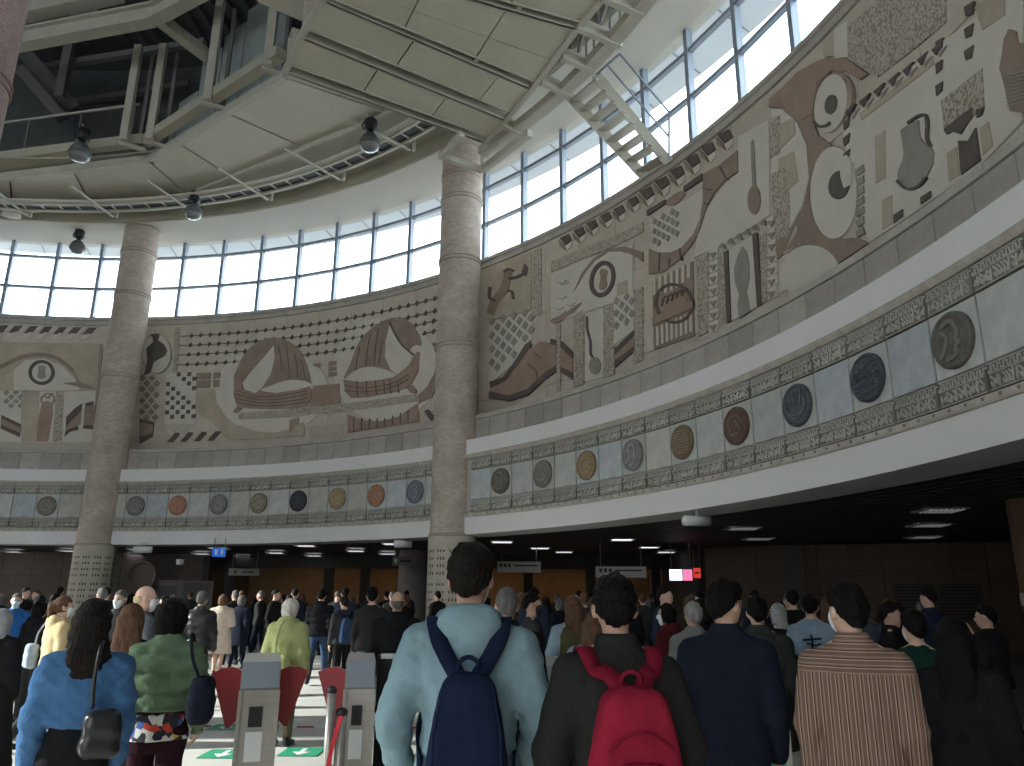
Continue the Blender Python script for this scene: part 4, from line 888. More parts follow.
def column(loc, r, ztop, label, bands, m, holes=True):
    t = tag(empty('column', loc), label, 'column', 'mosaic-clad columns of the rotunda')
    shaft('shaft', r, r, Z_SOF+.06, ztop, m, t)
    shaft('pedestal', r+.04, r+.04, 0, Z_SOF-.05, M_ped, t, rows=4)
    ringband('band', r, Z_SOF-.05, t, m, .10, .05)
    for z in bands:
        ringband('band', r, z, t, m, .06, .03); ringband('band', r, z+.13, t, m, .05, .03)
    if holes:
        h = MB(); rr = r+.042
        for row in range(13):
            z = .35+row*.215+(row//4)*.10
            if z > 3.2: break
            for k in range(48):
                if k % 4 == 3: continue
                a = 2*PI*k/48; ca, sa = math.cos(a), math.sin(a); w, hh = .022, .045
                if (k+row) % 5 == 0: w, hh = .03, .03
                vs = [(rr*ca-s*w*sa+d*ca, rr*sa+s*w*ca+d*sa, z+u*hh) for d in (0.004,) for s, u in ((-1, -1), (1, -1), (1, 1), (-1, 1))]
                h.add(vs, [(0, 1, 2, 3)])
        o = h.build('perforation', M_hole, t); o['kind'] = 'stuff'
    return t
column(pol(23.65, 47.85, 0), .69, 16.6, 'tall pinkish mosaic column standing in the middle of the view', [9.3, 12.3, 14.55, 15.45], M_col)
column(pol(23.65, 85.45, 0), .69, 16.5, 'tall grey-beige mosaic column at left of the view', [9.9, 13.4, 15.3], M_col)
p = along((31, 0), 13.0); az = math.radians(-37.02)
column((13.0*math.sin(az)-.69*math.cos(az)*1.02, 13.0*math.cos(az)+.69*math.sin(az)*1.02, 0), .69, 23.8, 'dusky pink mosaic column cut off by the top left corner', [9], M_col2)
# round concrete pillar inside the hall, portal post column, brown pillar at the right
pp = along((413, 575), 34.0)
tag(shaft('hall_pillar', .62, .62, 0, Z_SOF+.1, mat('concrete', (.22, .20, .18), rough=.8, var=.1), None), 'plain grey round pillar in the hall left of the middle column', 'pillar').location = (pp.x, pp.y, 0)
pp = along((1042, 560), 17.2)
t = tag(empty('hall_pillar', (pp.x, pp.y, 0)), 'brown round pillar at the right edge', 'pillar')
shaft('shaft', .42, .42, 0, Z_SOF+.1, mat('brown_pillar', (.11, .062, .036), rough=.6, var=.15), t); ringband('band', .42, 1.55, t, mat('pillar_notice', (.35, .34, .32)), .22, .015)

# ================================================================== SPOTLIGHTS HANGING FROM THE CEILING
M_lens = mat('lamp_glass', (0.16, 0.165, 0.16), rough=0.25, spec=.5)
def spot(p, z, label, s=1.0):
    q = plane(p, z); t = tag(empty('ceiling_spotlight', q), label, 'lamp', 'dark globe lamps under the ceiling')
    MB().lathe([(.12*s, .25*s), (.20*s, .30*s), (.21*s, .62*s), (.14*s, .70*s)], n=16).build('housing', M_black, t, True)
    MB().lathe([(.10*s, .12*s), (.09*s, .26*s)], n=12).build('neck', M_black, t, True)
    MB().lathe([(.09*s, .16*s), (.20*s, .10*s), (.30*s, -.06*s), (.34*s, -.20*s), (.33*s, -.26*s)], n=24).build('shade', mat('lamp_shade', (.10, .10, .10), rough=.5), t, True)
    MB().lathe([(.33*s, -.25*s), (.29*s, -.36*s), (.18*s, -.45*s), (.03*s, -.48*s)], n=24).build('lens', M_lens, t, True)
    MB().bar((0, 0, .66*s), (-.25, .25, 1.1), .05, .05).build('arm', M_steelb, t); MB().tube([(-.22*s, 0, .3*s), (-.28*s, 0, .45*s), (-.22*s, 0, .6*s)], .025, 6).build('yoke', M_black, t)
    return t
spot((370, 138), 15.75, 'dark globe lamp in front of the walkway at upper centre', 1.0)
spot((194, 208), 16.0, 'dark globe lamp above the left column, right of it', 1.0)
spot((78, 244), 15.9, 'dark globe lamp in front of the left windows', .95)
spot((81, 148), 16.6, 'pale-lensed globe lamp by the railing at upper left', 1.1)
q = plane((12, 212), 16.6); t = tag(MB().lathe([(.10, .3), (.30, .1), (.36, -.15), (.05, -.2)], n=20).build('ceiling_speaker', M_soffit), 'pale cone loudspeaker at the far left under the walkway', 'loudspeaker'); t.location = q

# ================================================================== SIGNS, CAMERAS, WALL FITTINGS
M_sign = mat('sign_pale', (.36, .36, .33), rough=.6); M_ink = mat('sign_ink', (.04, .04, .04)); M_blue = mat('sign_blue', (.02, .10, .42), emit=.35); M_whitep = mat('white_plastic', (.62, .62, .60), rough=.4)
def facing(o, p):   # local -Y faces the camera
    o.rotation_euler = (0, 0, math.atan2(-p.x, p.y)); o.location = p; return o
def sign(name, c, dist, w, h, label, m, marks, cat='sign', hang=True):
    p = along(c, dist); t = tag(facing(empty(name), p), label, cat)
    MB().box((0, 0, 0), (w, .08, h)).build('board', m, t)
    for mk in marks: MB().box((mk[0], -.045, mk[1]), (mk[2], .012, mk[3])).build('mark', mk[4], t)
    if hang:
        for s in (-1, 1): MB().box((s*w*.4, 0, h/2+(Z_SOF-p.z-h/2)/2), (.03, .03, max(.05, Z_SOF-p.z-h/2+.1))).build('hanger_rod', M_steeld, t)
    return t
sign('banner_sign', (519, 567), 30, 1.65, .40, 'pale hanging banner sign just right of the hoodie man', M_sign, [(-.68+.16*k, .05, .10, .12, M_ink) for k in range(3)]+[(.25, .05, .9, .05, M_ink)])
sign('banner_sign', (621, 572), 27, 1.7, .36, 'pale hanging banner sign above the man with red backpack', M_sign, [(-.68+.16*k, .05, .10, .12, M_ink) for k in range(3)]+[(.25, .05, .9, .05, M_ink)])
sign('direction_sign', (403, 561), 31, .80, .36, 'small grey hanging sign by the round hall pillar', mat('sign_grey', (.16, .15, .13)), [(-.28, .0, .09, .16, M_whitep), (.1, 0, .42, .08, M_ink)])
sign('direction_sign', (244, 572), 36, 1.25, .30, 'pale hanging sign in the dark left opening', M_sign, [(-.35, 0, .1, .12, M_ink), (.15, 0, .5, .05, M_ink)])
sign('exit_sign', (219, 552.5), 28, .42, .28, 'small blue lit pictogram sign under the left fascia', M_blue, [(-.09, 0, .07, .17, M_whitep), (.09, 0, .07, .17, M_whitep)])
t = sign('info_screen', (681, 575), 27.5, .78, .42, 'bright white and pink information screen on the right', M_black, [(-.17, 0, .42, .36, mat('screen_white', (.85, .85, 1.0), emit=.9)), (.22, 0, .30, .36, mat('screen_pink', (.85, .15, .30), emit=.7)), (-.17, .08, .3, .03, M_ink), (-.17, 0, .26, .03, M_ink)], 'screen')
t = sign('info_screen', (697, 573), 28.6, .25, .34, 'small red lit panel beside the information screen', mat('red_panel', (.5, .04, .03), emit=.5), [(0, 0, .15, .05, M_ink)], 'screen')
def camera(c, z, label, rz, L=.36, r=.10):
    p = plane(c, z); t = tag(empty('security_camera', p), label, 'camera')
    b = MB().tube([(-L/2, 0, 0), (L/2, 0, 0)], r, 16).build('barrel', M_whitep, t, True); b.rotation_euler = (0, 0, rz)
    MB().lathe([(.05, r*.8), (.04, z*0+.22), (.09, .22), (.09, .26)], n=12).build('mount', M_whitep, t, True)
    f = MB().tube([(-L/2-.012, 0, 0), (-L/2, 0, 0)], r*.8, 16).build('lens', mat('camera_lens', (.75, .75, .72), rough=.2), t, True); f.rotation_euler = (0, 0, rz)
    return t
camera((697, 521), 3.2, 'white tubular camera under the fascia at centre right', .35, .62, .11)
camera((403, 544), 3.25, 'white bullet camera just left of the middle column', .35, .55, .12)
camera((143, 549.5), 3.15, 'white camera beside the left column', .25, .6, .12)
p = along((180, 562.5), 33); t = tag(facing(MB().lathe([(.01, -.1), (.12, -.08), (.14, 0), (.14, .12)], n=16).build('dome_camera', M_whitep), p), 'small dome camera on the wall left of the blue sign', 'camera')
p = Vector((-17.9, 37.65, 2.65))
t = tag(empty('wall_emblem', p), 'round raised emblem on the hall wall right of the left column', 'emblem')
e = MB(); n = 40
for (r0, y0), (r1, y1) in (((.62, 0), (.62, -.06)), ((.62, -.06), (.54, -.06)), ((.54, -.06), (.50, -.02)), ((.50, -.02), (.001, -.03))):
    e.add([(r*math.cos(2*PI*k/n), y, r*math.sin(2*PI*k/n)) for r, y in ((r0, y0), (r1, y1)) for k in range(n)], [(k, (k+1) % n, n+(k+1) % n, n+k) for k in range(n)])
e.build('disc', mat('emblem_bronze', (.12, .095, .08), rough=.5, metal=.3), t); t.location = plane((142, 575), Z_SOF-.5); t.location = along((142, 576), 37.4)
# grey door block and notice on the left wall
p = along((182, 585), 38.0); dd = tag(MB().box((0, 0, 1.1), (2.6, .2, 2.2)).build('door_1', mat('door_grey', (.20, .19, .18), rough=.6)), kind='structure'); facing(dd, Vector((p.x, p.y, 0)))
MB().box((-.7, -.12, 1.5), (1.0, .04, .9)).build('door_panel', mat('door_grey2', (.14, .13, .125)), dd); MB().box((.62, -.12, 1.1), (1.1, .04, 2.0)).build('door_panel', MATS['door_grey2'], dd)
# louvred vent on the right wall
vt = tag(empty('wall_vent', (0, 0, 0)), 'wide dark louvred vent in the brown right wall', 'vent')
a, b_ = Vector((7.0, 29.6, 0)), Vector((24.5, 22.6, 0)); d = (b_-a).normalized()
def on_wall(px_): # intersection of pixel column with the right wall line
    r = ray((px_, 600)); r = Vector((r[0], r[1])); den = r.x*d.y-r.y*d.x; t_ = (a.x*d.y-a.y*d.x)/den; return Vector((r.x*t_, r.y*t_, 0))
v0, v1 = on_wall(895), on_wall(981); L = (v1-v0).length; vt.location = v0-Vector((-d.y, d.x, 0))*.02; vt.rotation_euler = (0, 0, math.atan2(d.y, d.x))
M_vent = mat('vent_bronze', (.075, .055, .04), rough=.6)
for x, w in ((0, .08), (L/2, .12), (L, .08)): MB().box((x, -.03, 1.55), (w, .10, 1.25)).build('frame', M_vent, vt)
MB().box((L/2, .02, 1.55), (L, .04, 1.2)).build('backing', M_black, vt)
for k in range(11): MB().box((L/2, -.03, 1.0+k*.11), (L, .07, .06)).build('slat', M_vent, vt)
pl = on_wall(795); o = MB().box((0, -.12, 1.75), (.8, .3, 3.5)).build('wall_pilaster', M_hallwall2); o.location = pl; o.rotation_euler = vt.rotation_euler; tag(o, 'grey flat pilaster on the brown right wall', 'pilaster')

# ================================================================== TICKET GATES
M_steel = mat('brushed_steel', (.30, .285, .26), rough=.4, metal=.6, var=.06, vscale=3, stretch=(1, 1, 12))
M_steeltop = mat('gate_top', (.27, .30, .34), rough=.35, metal=.3)
M_red = mat('flap_red', (.30, .018, .022), rough=.35, spec=.4); M_label = mat('gate_label', (.62, .63, .62), rough=.5)
def gate(px_, ytop, dist, w, label, flaps=(1, 1), depth=1.3):
    p = along((px_, ytop), dist); h = p.z
    t = tag(empty('ticket_gate', (p.x, p.y, 0), math.atan2(-p.x, p.y)*1.0), label, 'gate', 'steel ticket gates')
    m = MB(); x = w/2
    vs = [(-x, 0, 0), (x, 0, 0), (x, depth, 0), (-x, depth, 0), (-x, 0, h-.20), (x, 0, h-.20), (x, .16, h), (-x, .16, h), (x, depth, h), (-x, depth, h)]
    m.add(vs, [(0, 3, 2, 1), (0, 1, 5, 4), (4, 5, 6, 7), (7, 6, 8, 9), (1, 2, 8, 6, 5), (0, 4, 7, 9, 3), (3, 9, 8, 2)]); m.build('body', M_steel, t)
    MB().add([(-x*.94, .005, h-.185), (x*.94, .005, h-.185), (x*.94, .155, h+.006), (-x*.94, .155, h+.006), (-x*.94, .02, h-.2), (x*.94, .02, h-.2), (x*.94, .17, h-.012), (-x*.94, .17, h-.012)], [(0, 1, 2, 3), (7, 6, 5, 4), (0, 4, 5, 1), (1, 5, 6, 2), (2, 6, 7, 3), (3, 7, 4, 0)]).build('top_plate', M_steeltop, t)
    MB().box((-x*.1, -.008, h-.40), (w*.34, .02, .15)).build('reader_window', M_black, t)
    MB().box((-x*.1, -.006, h-.62), (w*.42, .012, .22)).build('notice', M_label, t)
    for s in (-1, 1): MB().box((s*x*.95, -.012, (h-.2)/2), (.025, .03, h-.2)).build('edge_trim', M_steel, t)
    for s, on in zip((-1, 1), flaps):
        if not on: continue
        y = .55; out = []                                     # red quarter-sector wing
        prof = [(0, h-.10), (.08, h-.065), (.17, h-.075), (.25, h-.11), (.10, h-.56), (.07, h-.56), (0, h-.48)]
        vs = [(s*(x+a), y, z) for a, z in prof]+[(s*(x+a), y+.04, z) for a, z in prof]; n = len(prof)
        MB().add(vs, [tuple(range(n)), tuple(range(n, 2*n))[::-1]]+[(k, (k+1) % n, n+(k+1) % n, n+k) for k in range(n)]).build('flap', M_red, t)
    return t
gate(262, 664, 7.0, .31, 'steel ticket gate with two red wing flaps, left of the hoodie man')
gate(361, 664, 7.0, .25, 'narrow steel ticket gate close beside the hoodie man, with red flap', (1, 0))
gate(160, 664, 7.0, .28, 'steel ticket gate in front of the green puffer jacket legs', (1, 1))
gate(550, 668, 6.6, .20, 'steel ticket gate between the hoodie and the red backpack', (0, 1))
# slim posts and red barrier tape by the gate
for px_, y, lab, r in ((332, 690, 'slim round chrome post left of the narrow gate', .033), (342, 712, 'shorter chrome post with black cap by the narrow gate', .04)):
    p = along((px_, y), 6.4); t = tag(empty('barrier_post', (p.x, p.y, 0)), lab, 'post')
    MB().tube([(0, 0, 0), (0, 0, p.z)], r, 14).build('pole', M_steel, t, True); MB().lathe([(r*1.1, p.z-.02), (r*1.1, p.z+.01), (r*.6, p.z+.03)], n=14).build('cap', M_black, t, True)
a, b_ = along((341, 716), 6.36), along((322, 790), 6.2); o = MB(); o.ribbon([a, lerp(a, b_, .35)+Vector((-.01, 0, -.01)), lerp(a, b_, .7), b_], [(0, -1, 0)]*4, .03, .006); tag(o.build('barrier_tape', mat('red_tape', (.55, .02, .03), rough=.5)), 'red tape hanging slanted from the chrome post', 'tape')
# black luggage box or trolley beside the gate
p = along((386, 655), 8.6); tag(facing(MB().box((0, 0, p.z/2), (.16, .3, p.z)).box((0.02, -.01, p.z-.01), (.14, .3, .03), mi=1).build('card_terminal', [M_black, M_label]), Vector((p.x, p.y, 0))), 'black slim terminal with white top beside narrow gate', 'terminal')
# glass pass gate with blue wheelchair sign at the left
M_clear = M_glass
t = tag(empty('access_gate', (0, 0, 0)), 'wide access gate post with blue wheelchair notice at the lower left', 'gate')
p = along((36, 690), 6.0); t.location = (p.x, p.y, 0); t.rotation_euler = (0, 0, math.atan2(-p.x, p.y))
MB().bar((-.07, 0, 0), (.05, 0, p.z+.05), .06, .08, up=(0, 1, 0)).build('post', M_steel, t)
MB().box((.07, -.02, p.z-.33), (.13, .03, .80)).build('notice', mat('notice_blue', (.02, .11, .40), rough=.5), t)
MB().add([(.13, -.04, p.z-.12), (.13, -.04, p.z-.28), (.05, -.04, p.z-.20)], [(0, 1, 2)]).build('arrow', M_whitep, t)
w = MB(); w.tube([(.085+.035*math.cos(a_), -.045, p.z-.60+.035*math.sin(a_)) for a_ in np.linspace(-2.8, 1.0, 14)], .006, 6); w.tube([(.075, -.045, p.z-.50), (.075, -.045, p.z-.57), (.11, -.045, p.z-.57), (.125, -.045, p.z-.63)], .007, 6); w.lathe([(.012, -.008), (.012, .008)], c=(.075, -.045, p.z-.475), n=10)
w.build('wheelchair_mark', M_whitep, t)
fr_ = MB()
for a_, b__ in (((.01, p.z-.43), (.13, p.z-.43)), ((.01, p.z-.70), (.13, p.z-.70)), ((.01, p.z-.43), (.01, p.z-.70))): fr_.bar((a_[0], -.04, a_[1]), (b__[0], -.04, b__[1]), .006, .006)
fr_.build('notice_border', M_whitep, t)
t = tag(empty('access_gate', (0, 0, 0)), 'thin steel gate frame beside the blue denim jacket', 'gate'); p = along((118, 730), 5.75); t.location = (p.x, p.y, 0)
MB().bar((0, 0, 0), (0, 0, p.z+.15), .05, .05).build('post', M_steel, t); MB().box((-.16, .05, .55), (.3, .015, .7)).build('glass_wing', M_clear, t)
# notice pillar on the right, between suit and striped shirt
t = tag(empty('notice_post', (0, 0, 0)), 'steel post with red, white and green notice between suit and striped shirt', 'sign'); p = along((776, 712), 6.0); t.location = (p.x, p.y, 0); t.rotation_euler = (0, 0, math.atan2(-p.x, p.y))
MB().box((.06, .05, p.z/2), (.04, .5, p.z)).build('post', M_steel, t)
for k, c in enumerate(((.5, .03, .03), (.6, .6, .58), (.03, .25, .16), (.6, .6, .58))): MB().box((-.02, 0, p.z-.08-.14*k), (.13, .02, .13)).build('notice', mat('notice_%d' % k, c), t)
# green arrow stickers and the red-white tape line on the floor
M_green = mat('sticker_green', (.02, .26, .13), rough=.5); M_wh = mat('sticker_white', (.7, .7, .68), rough=.5)
def sticker(c, label):
    p = plane(c, .004); t = tag(empty('floor_sticker', p), label, 'sticker', 'green arrow stickers on the floor'); w, h = .42, .46
    MB().box((0, 0, .002), (w, h, .006)).build('sheet', M_green, t)
    MB().add([(-.025, .16, .007), (.025, .16, .007), (.025, -.02, .007), (.10, -.02, .007), (0, -.19, .007), (-.10, -.02, .007), (-.025, -.02, .007)], [(0, 1, 2, 3, 4, 5, 6)]).build('arrow', M_wh, t)
for c, l in (((228, 727), 'green arrow floor sticker, farther one left of the wide gate'), ((224, 754), 'green arrow floor sticker, nearer one left of the wide gate'), ((302, 752), 'green arrow floor sticker between the two gates'), ((134, 757), 'green arrow floor sticker beside the denim jacket')): sticker(c, l)
for k in range(14):
    pass
tp = tag(empty('floor_tape', plane((310, 727), .003)), 'red and white striped tape line across the floor behind the gates', 'tape')
for k in range(16): MB().box((-1.6+k*.22, 0, .003), (.21, .09, .006)).build('stripe', mat('tape_red', (.35, .05, .05)) if k % 2 else M_wh, tp)
# ================================================================== PEOPLE
class Field:                       # signed-distance field on a grid, turned into one continuous surface
    def __init__(s, lo, hi, h):
        s.lo = np.array(lo, float); s.h = h; s.n = np.maximum(np.ceil((np.array(hi)-s.lo)/h).astype(int)+1, 3)
        s.ax = [(s.lo[i]+h*np.arange(s.n[i])).astype(np.float32) for i in range(3)]; s.F = np.full(tuple(s.n), 0.3, np.float32)
    def sl(s, bb):
        out = []
        for i in range(3):
            a = int(max(0, math.floor((bb[0][i]-s.lo[i])/s.h))); b = int(min(s.n[i], math.ceil((bb[1][i]-s.lo[i])/s.h)+1)); out.append(slice(a, max(b, a)))
        return tuple(out)
    def xyz(s, S): return s.ax[0][S[0]][:, None, None], s.ax[1][S[1]][None, :, None], s.ax[2][S[2]][None, None, :]
    def put(s, S, d, k):
        f = s.F[S]
        if f.size == 0: return
        if k > 0:
            h = np.clip(.5+.5*(f-d)/k, 0, 1); s.F[S] = f*(1-h)+d*h-k*h*(1-h)
        else: s.F[S] = np.minimum(f, d)
    def caps(s, a, b, ra, rb, k=.03, sq=None):
        a, b = np.array(a, float), np.array(b, float); m = max(ra, rb)+.07+k
        S = s.sl((np.minimum(a, b)-m, np.maximum(a, b)+m)); x, y, z = s.xyz(S); d = b-a; dd = float(d @ d) or 1e-9
        t = np.clip(((x-a[0])*d[0]+(y-a[1])*d[1]+(z-a[2])*d[2])/dd, 0, 1)
        q = np.sqrt((x-a[0]-t*d[0])**2+(y-a[1]-t*d[1])**2+(z-a[2]-t*d[2])**2)-(ra+(rb-ra)*t); s.put(S, q, k)
    def ell(s, c, r, k=.03):
        c, r = np.array(c, float), np.array(r, float); m = .08+k; S = s.sl((c-r-m, c+r+m)); x, y, z = s.xyz(S)
        k0 = np.sqrt(((x-c[0])/r[0])**2+((y-c[1])/r[1])**2+((z-c[2])/r[2])**2); k1 = np.sqrt(((x-c[0])/r[0]**2)**2+((y-c[1])/r[1]**2)**2+((z-c[2])/r[2]**2)**2)+1e-6
        s.put(S, k0*(k0-1)/k1, k)
    def loft(s, secs, k=.03, p=2.4):   # secs (z, a, b, cx, cy) ascending
        Z = [q[0] for q in secs]; A = [q[1] for q in secs]; B = [q[2] for q in secs]; X0 = [q[3] if len(q) > 3 else 0 for q in secs]; Y0 = [q[4] if len(q) > 4 else 0 for q in secs]
        m = .08+k; S = s.sl(((min(X0)-max(A)-m, min(Y0)-max(B)-m, Z[0]-m), (max(X0)+max(A)+m, max(Y0)+max(B)+m, Z[-1]+m))); x, y, z = s.xyz(S)
        zc = np.clip(z, Z[0], Z[-1]); a = np.interp(zc, Z, A); b = np.interp(zc, Z, B); cx = np.interp(zc, Z, X0); cy = np.interp(zc, Z, Y0)
        q = ((np.abs((x-cx)/a)**p+np.abs((y-cy)/b)**p)**(1/p)-1)*np.minimum(a, b)
        q = np.maximum(q, np.maximum(z-Z[-1], Z[0]-z)); s.put(S, q.astype(np.float32), k)
    def box(s, c, r, rd, k=.02, taper=0.0):
        c, r = np.array(c, float), np.array(r, float); S = s.sl((c-r-.1, c+r+.1)); x, y, z = s.xyz(S)
        f = 1-taper*np.clip((z-(c[2]-r[2]))/(2*r[2]), 0, 1)**2
        qx, qy, qz = np.abs(x-c[0])-(r[0]*f-rd), np.abs(y-c[1])-(r[1]-rd), np.abs(z-c[2])-(r[2]-rd)
        d = np.sqrt(np.maximum(qx, 0)**2+np.maximum(qy, 0)**2+np.maximum(qz, 0)**2)+np.minimum(np.maximum(np.maximum(qx, qy), qz), 0)-rd; s.put(S, d, k)
    def cut(s, fn): x, y, z = s.xyz((slice(None),)*3); s.F = np.maximum(s.F, fn(x, y, z).astype(np.float32))
    def noise(s, amp, sc, seed):
        r = np.random.RandomState(seed); x, y, z = s.xyz((slice(None),)*3); n = 0
        for i in range(5):
            w = r.normal(size=3)*sc*(1+.5*i); n = n+np.sin(w[0]*x+w[1]*y+w[2]*z+r.uniform(0, 6.28))/(1+.5*i)
        s.F = s.F+(amp*n/2.2).astype(np.float32)
    def mesh(s):
        F = s.F; F[0] = F[-1] = .3; F[:, 0] = F[:, -1] = .3; F[:, :, 0] = F[:, :, -1] = .3
        neg = F < 0; nx, ny, nz = F.shape; c = np.zeros((nx-1, ny-1, nz-1), np.int32); P = np.zeros((nx-1, ny-1, nz-1, 3), np.float32)
        for ax in range(3):
            sl0 = [slice(None)]*3; sl1 = [slice(None)]*3; sl0[ax] = slice(0, -1); sl1[ax] = slice(1, None)
            a, b = F[tuple(sl0)], F[tuple(sl1)]; cr = (a < 0) != (b < 0); t = np.where(cr, a/np.where(cr, a-b, 1), 0)
            o = [q for q in range(3) if q != ax]
            for i in (0, 1):
                for j in (0, 1):
                    S = [None]*3; S[ax] = slice(None); S[o[0]] = slice(i, F.shape[o[0]]-1+i); S[o[1]] = slice(j, F.shape[o[1]]-1+j); S = tuple(S)
                    crs = cr[S]; ts = t[S]; c += crs
                    P[..., ax] += ts; P[..., o[0]] += i*crs; P[..., o[1]] += j*crs
        act = c > 0; idx = -np.ones(c.shape, np.int64); n = int(act.sum()); idx[act] = np.arange(n)
        I = np.argwhere(act); V = s.lo+s.h*(I+P[act]/c[act][:, None]); faces = []
        for ax in range(3):
            o = [(ax+1) % 3, (ax+2) % 3]; sl0 = [slice(1, -1)]*3; sl1 = [slice(1, -1)]*3; sl0[ax] = slice(0, -1); sl1[ax] = slice(1, None)
            a, b = neg[tuple(sl0)], neg[tuple(sl1)]
            for flip, msk in ((0, a & ~b), (1, ~a & b)):
                E_ = np.argwhere(msk)
                if len(E_) == 0: continue
                base = E_.copy()
                for q in o: base[:, q] += 1
                def g(da, db):
                    w = base.copy(); w[:, o[0]] -= da; w[:, o[1]] -= db; return idx[w[:, 0], w[:, 1], w[:, 2]]
                q = np.stack([g(1, 1), g(0, 1), g(0, 0), g(1, 0)], 1); faces.append(q[:, ::-1] if flip else q)
        Fc = np.concatenate(faces) if faces else np.zeros((0, 4), int)
        return V, Fc[(Fc >= 0).all(1)]
def np_obj(name, V, Fc, m, parent):
    me = bpy.data.meshes.new(name); me.vertices.add(len(V)); me.vertices.foreach_set('co', np.asarray(V, np.float32).ravel())
    me.loops.add(Fc.size); me.loops.foreach_set('vertex_index', Fc.ravel().astype(np.int32)); me.polygons.add(len(Fc)); me.polygons.foreach_set('loop_start', np.arange(0, Fc.size, 4, dtype=np.int32))
    me.polygons.foreach_set('use_smooth', np.ones(len(Fc), bool)); me.update(calc_edges=True); me.validate(); me.materials.append(m)
    return link(bpy.data.objects.new(name, me), parent)

# relaxed hand template (right hand, hanging, fingers down -z, thumb to +y); made once
def make_hand():
    f = Field((-.06, -.07, -.23), (.06, .09, .06), .0055)
    f.caps((0, 0, .05), (0, 0, -.01), .024, .028, .01); f.box((0, .004, -.05), (.016, .040, .052), .014, .015)
    for y, L, r in ((.034, .075, .0085), (.012, .085, .009), (-.010, .080, .0085), (-.031, .062, .0075)):
        a = np.array((0, y, -.095)); b = a+np.array((-.010, 0, -L*.5)); c = b+np.array((-.024, 0, -L*.42)); f.caps(a, b, r, r*.95, .004); f.caps(b, c, r*.95, r*.8, .004)
    f.caps((0, .036, -.03), (-.014, .064, -.07), .012, .010, .008); f.caps((-.014, .064, -.07), (-.022, .066, -.103), .010, .008, .003)
    return f.mesh()
HAND_V, HAND_F = make_hand()
SKIN = {k: mat('skin_'+k, c, rough=.55, var=.05, vscale=8, spec=.35) for k, c in dict(fair=(.52, .33, .25), tan=(.40, .25, .18), mid=(.46, .29, .21)).items()}
HAIRM = {k: mat('hair_'+k, c, rough=.62, bump=.6, bscale=60, var=.25, vscale=25, spec=.07, stretch=(1, 1, .25)) for k, c in dict(black=(.0055, .005, .005), dark=(.010, .0075, .006), brown=(.09, .05, .03), grey=(.22, .21, .20), white=(.55, .52, .45), blond=(.42, .33, .20), greydark=(.10, .095, .09)).items()}
M_shoe = mat('shoe_black', (.02, .02, .02), rough=.4); M_shoew = mat('shoe_white', (.6, .6, .6), rough=.5); M_eye = mat('eye_dark', (.02, .015, .012), rough=.2)
PEOPLE = []
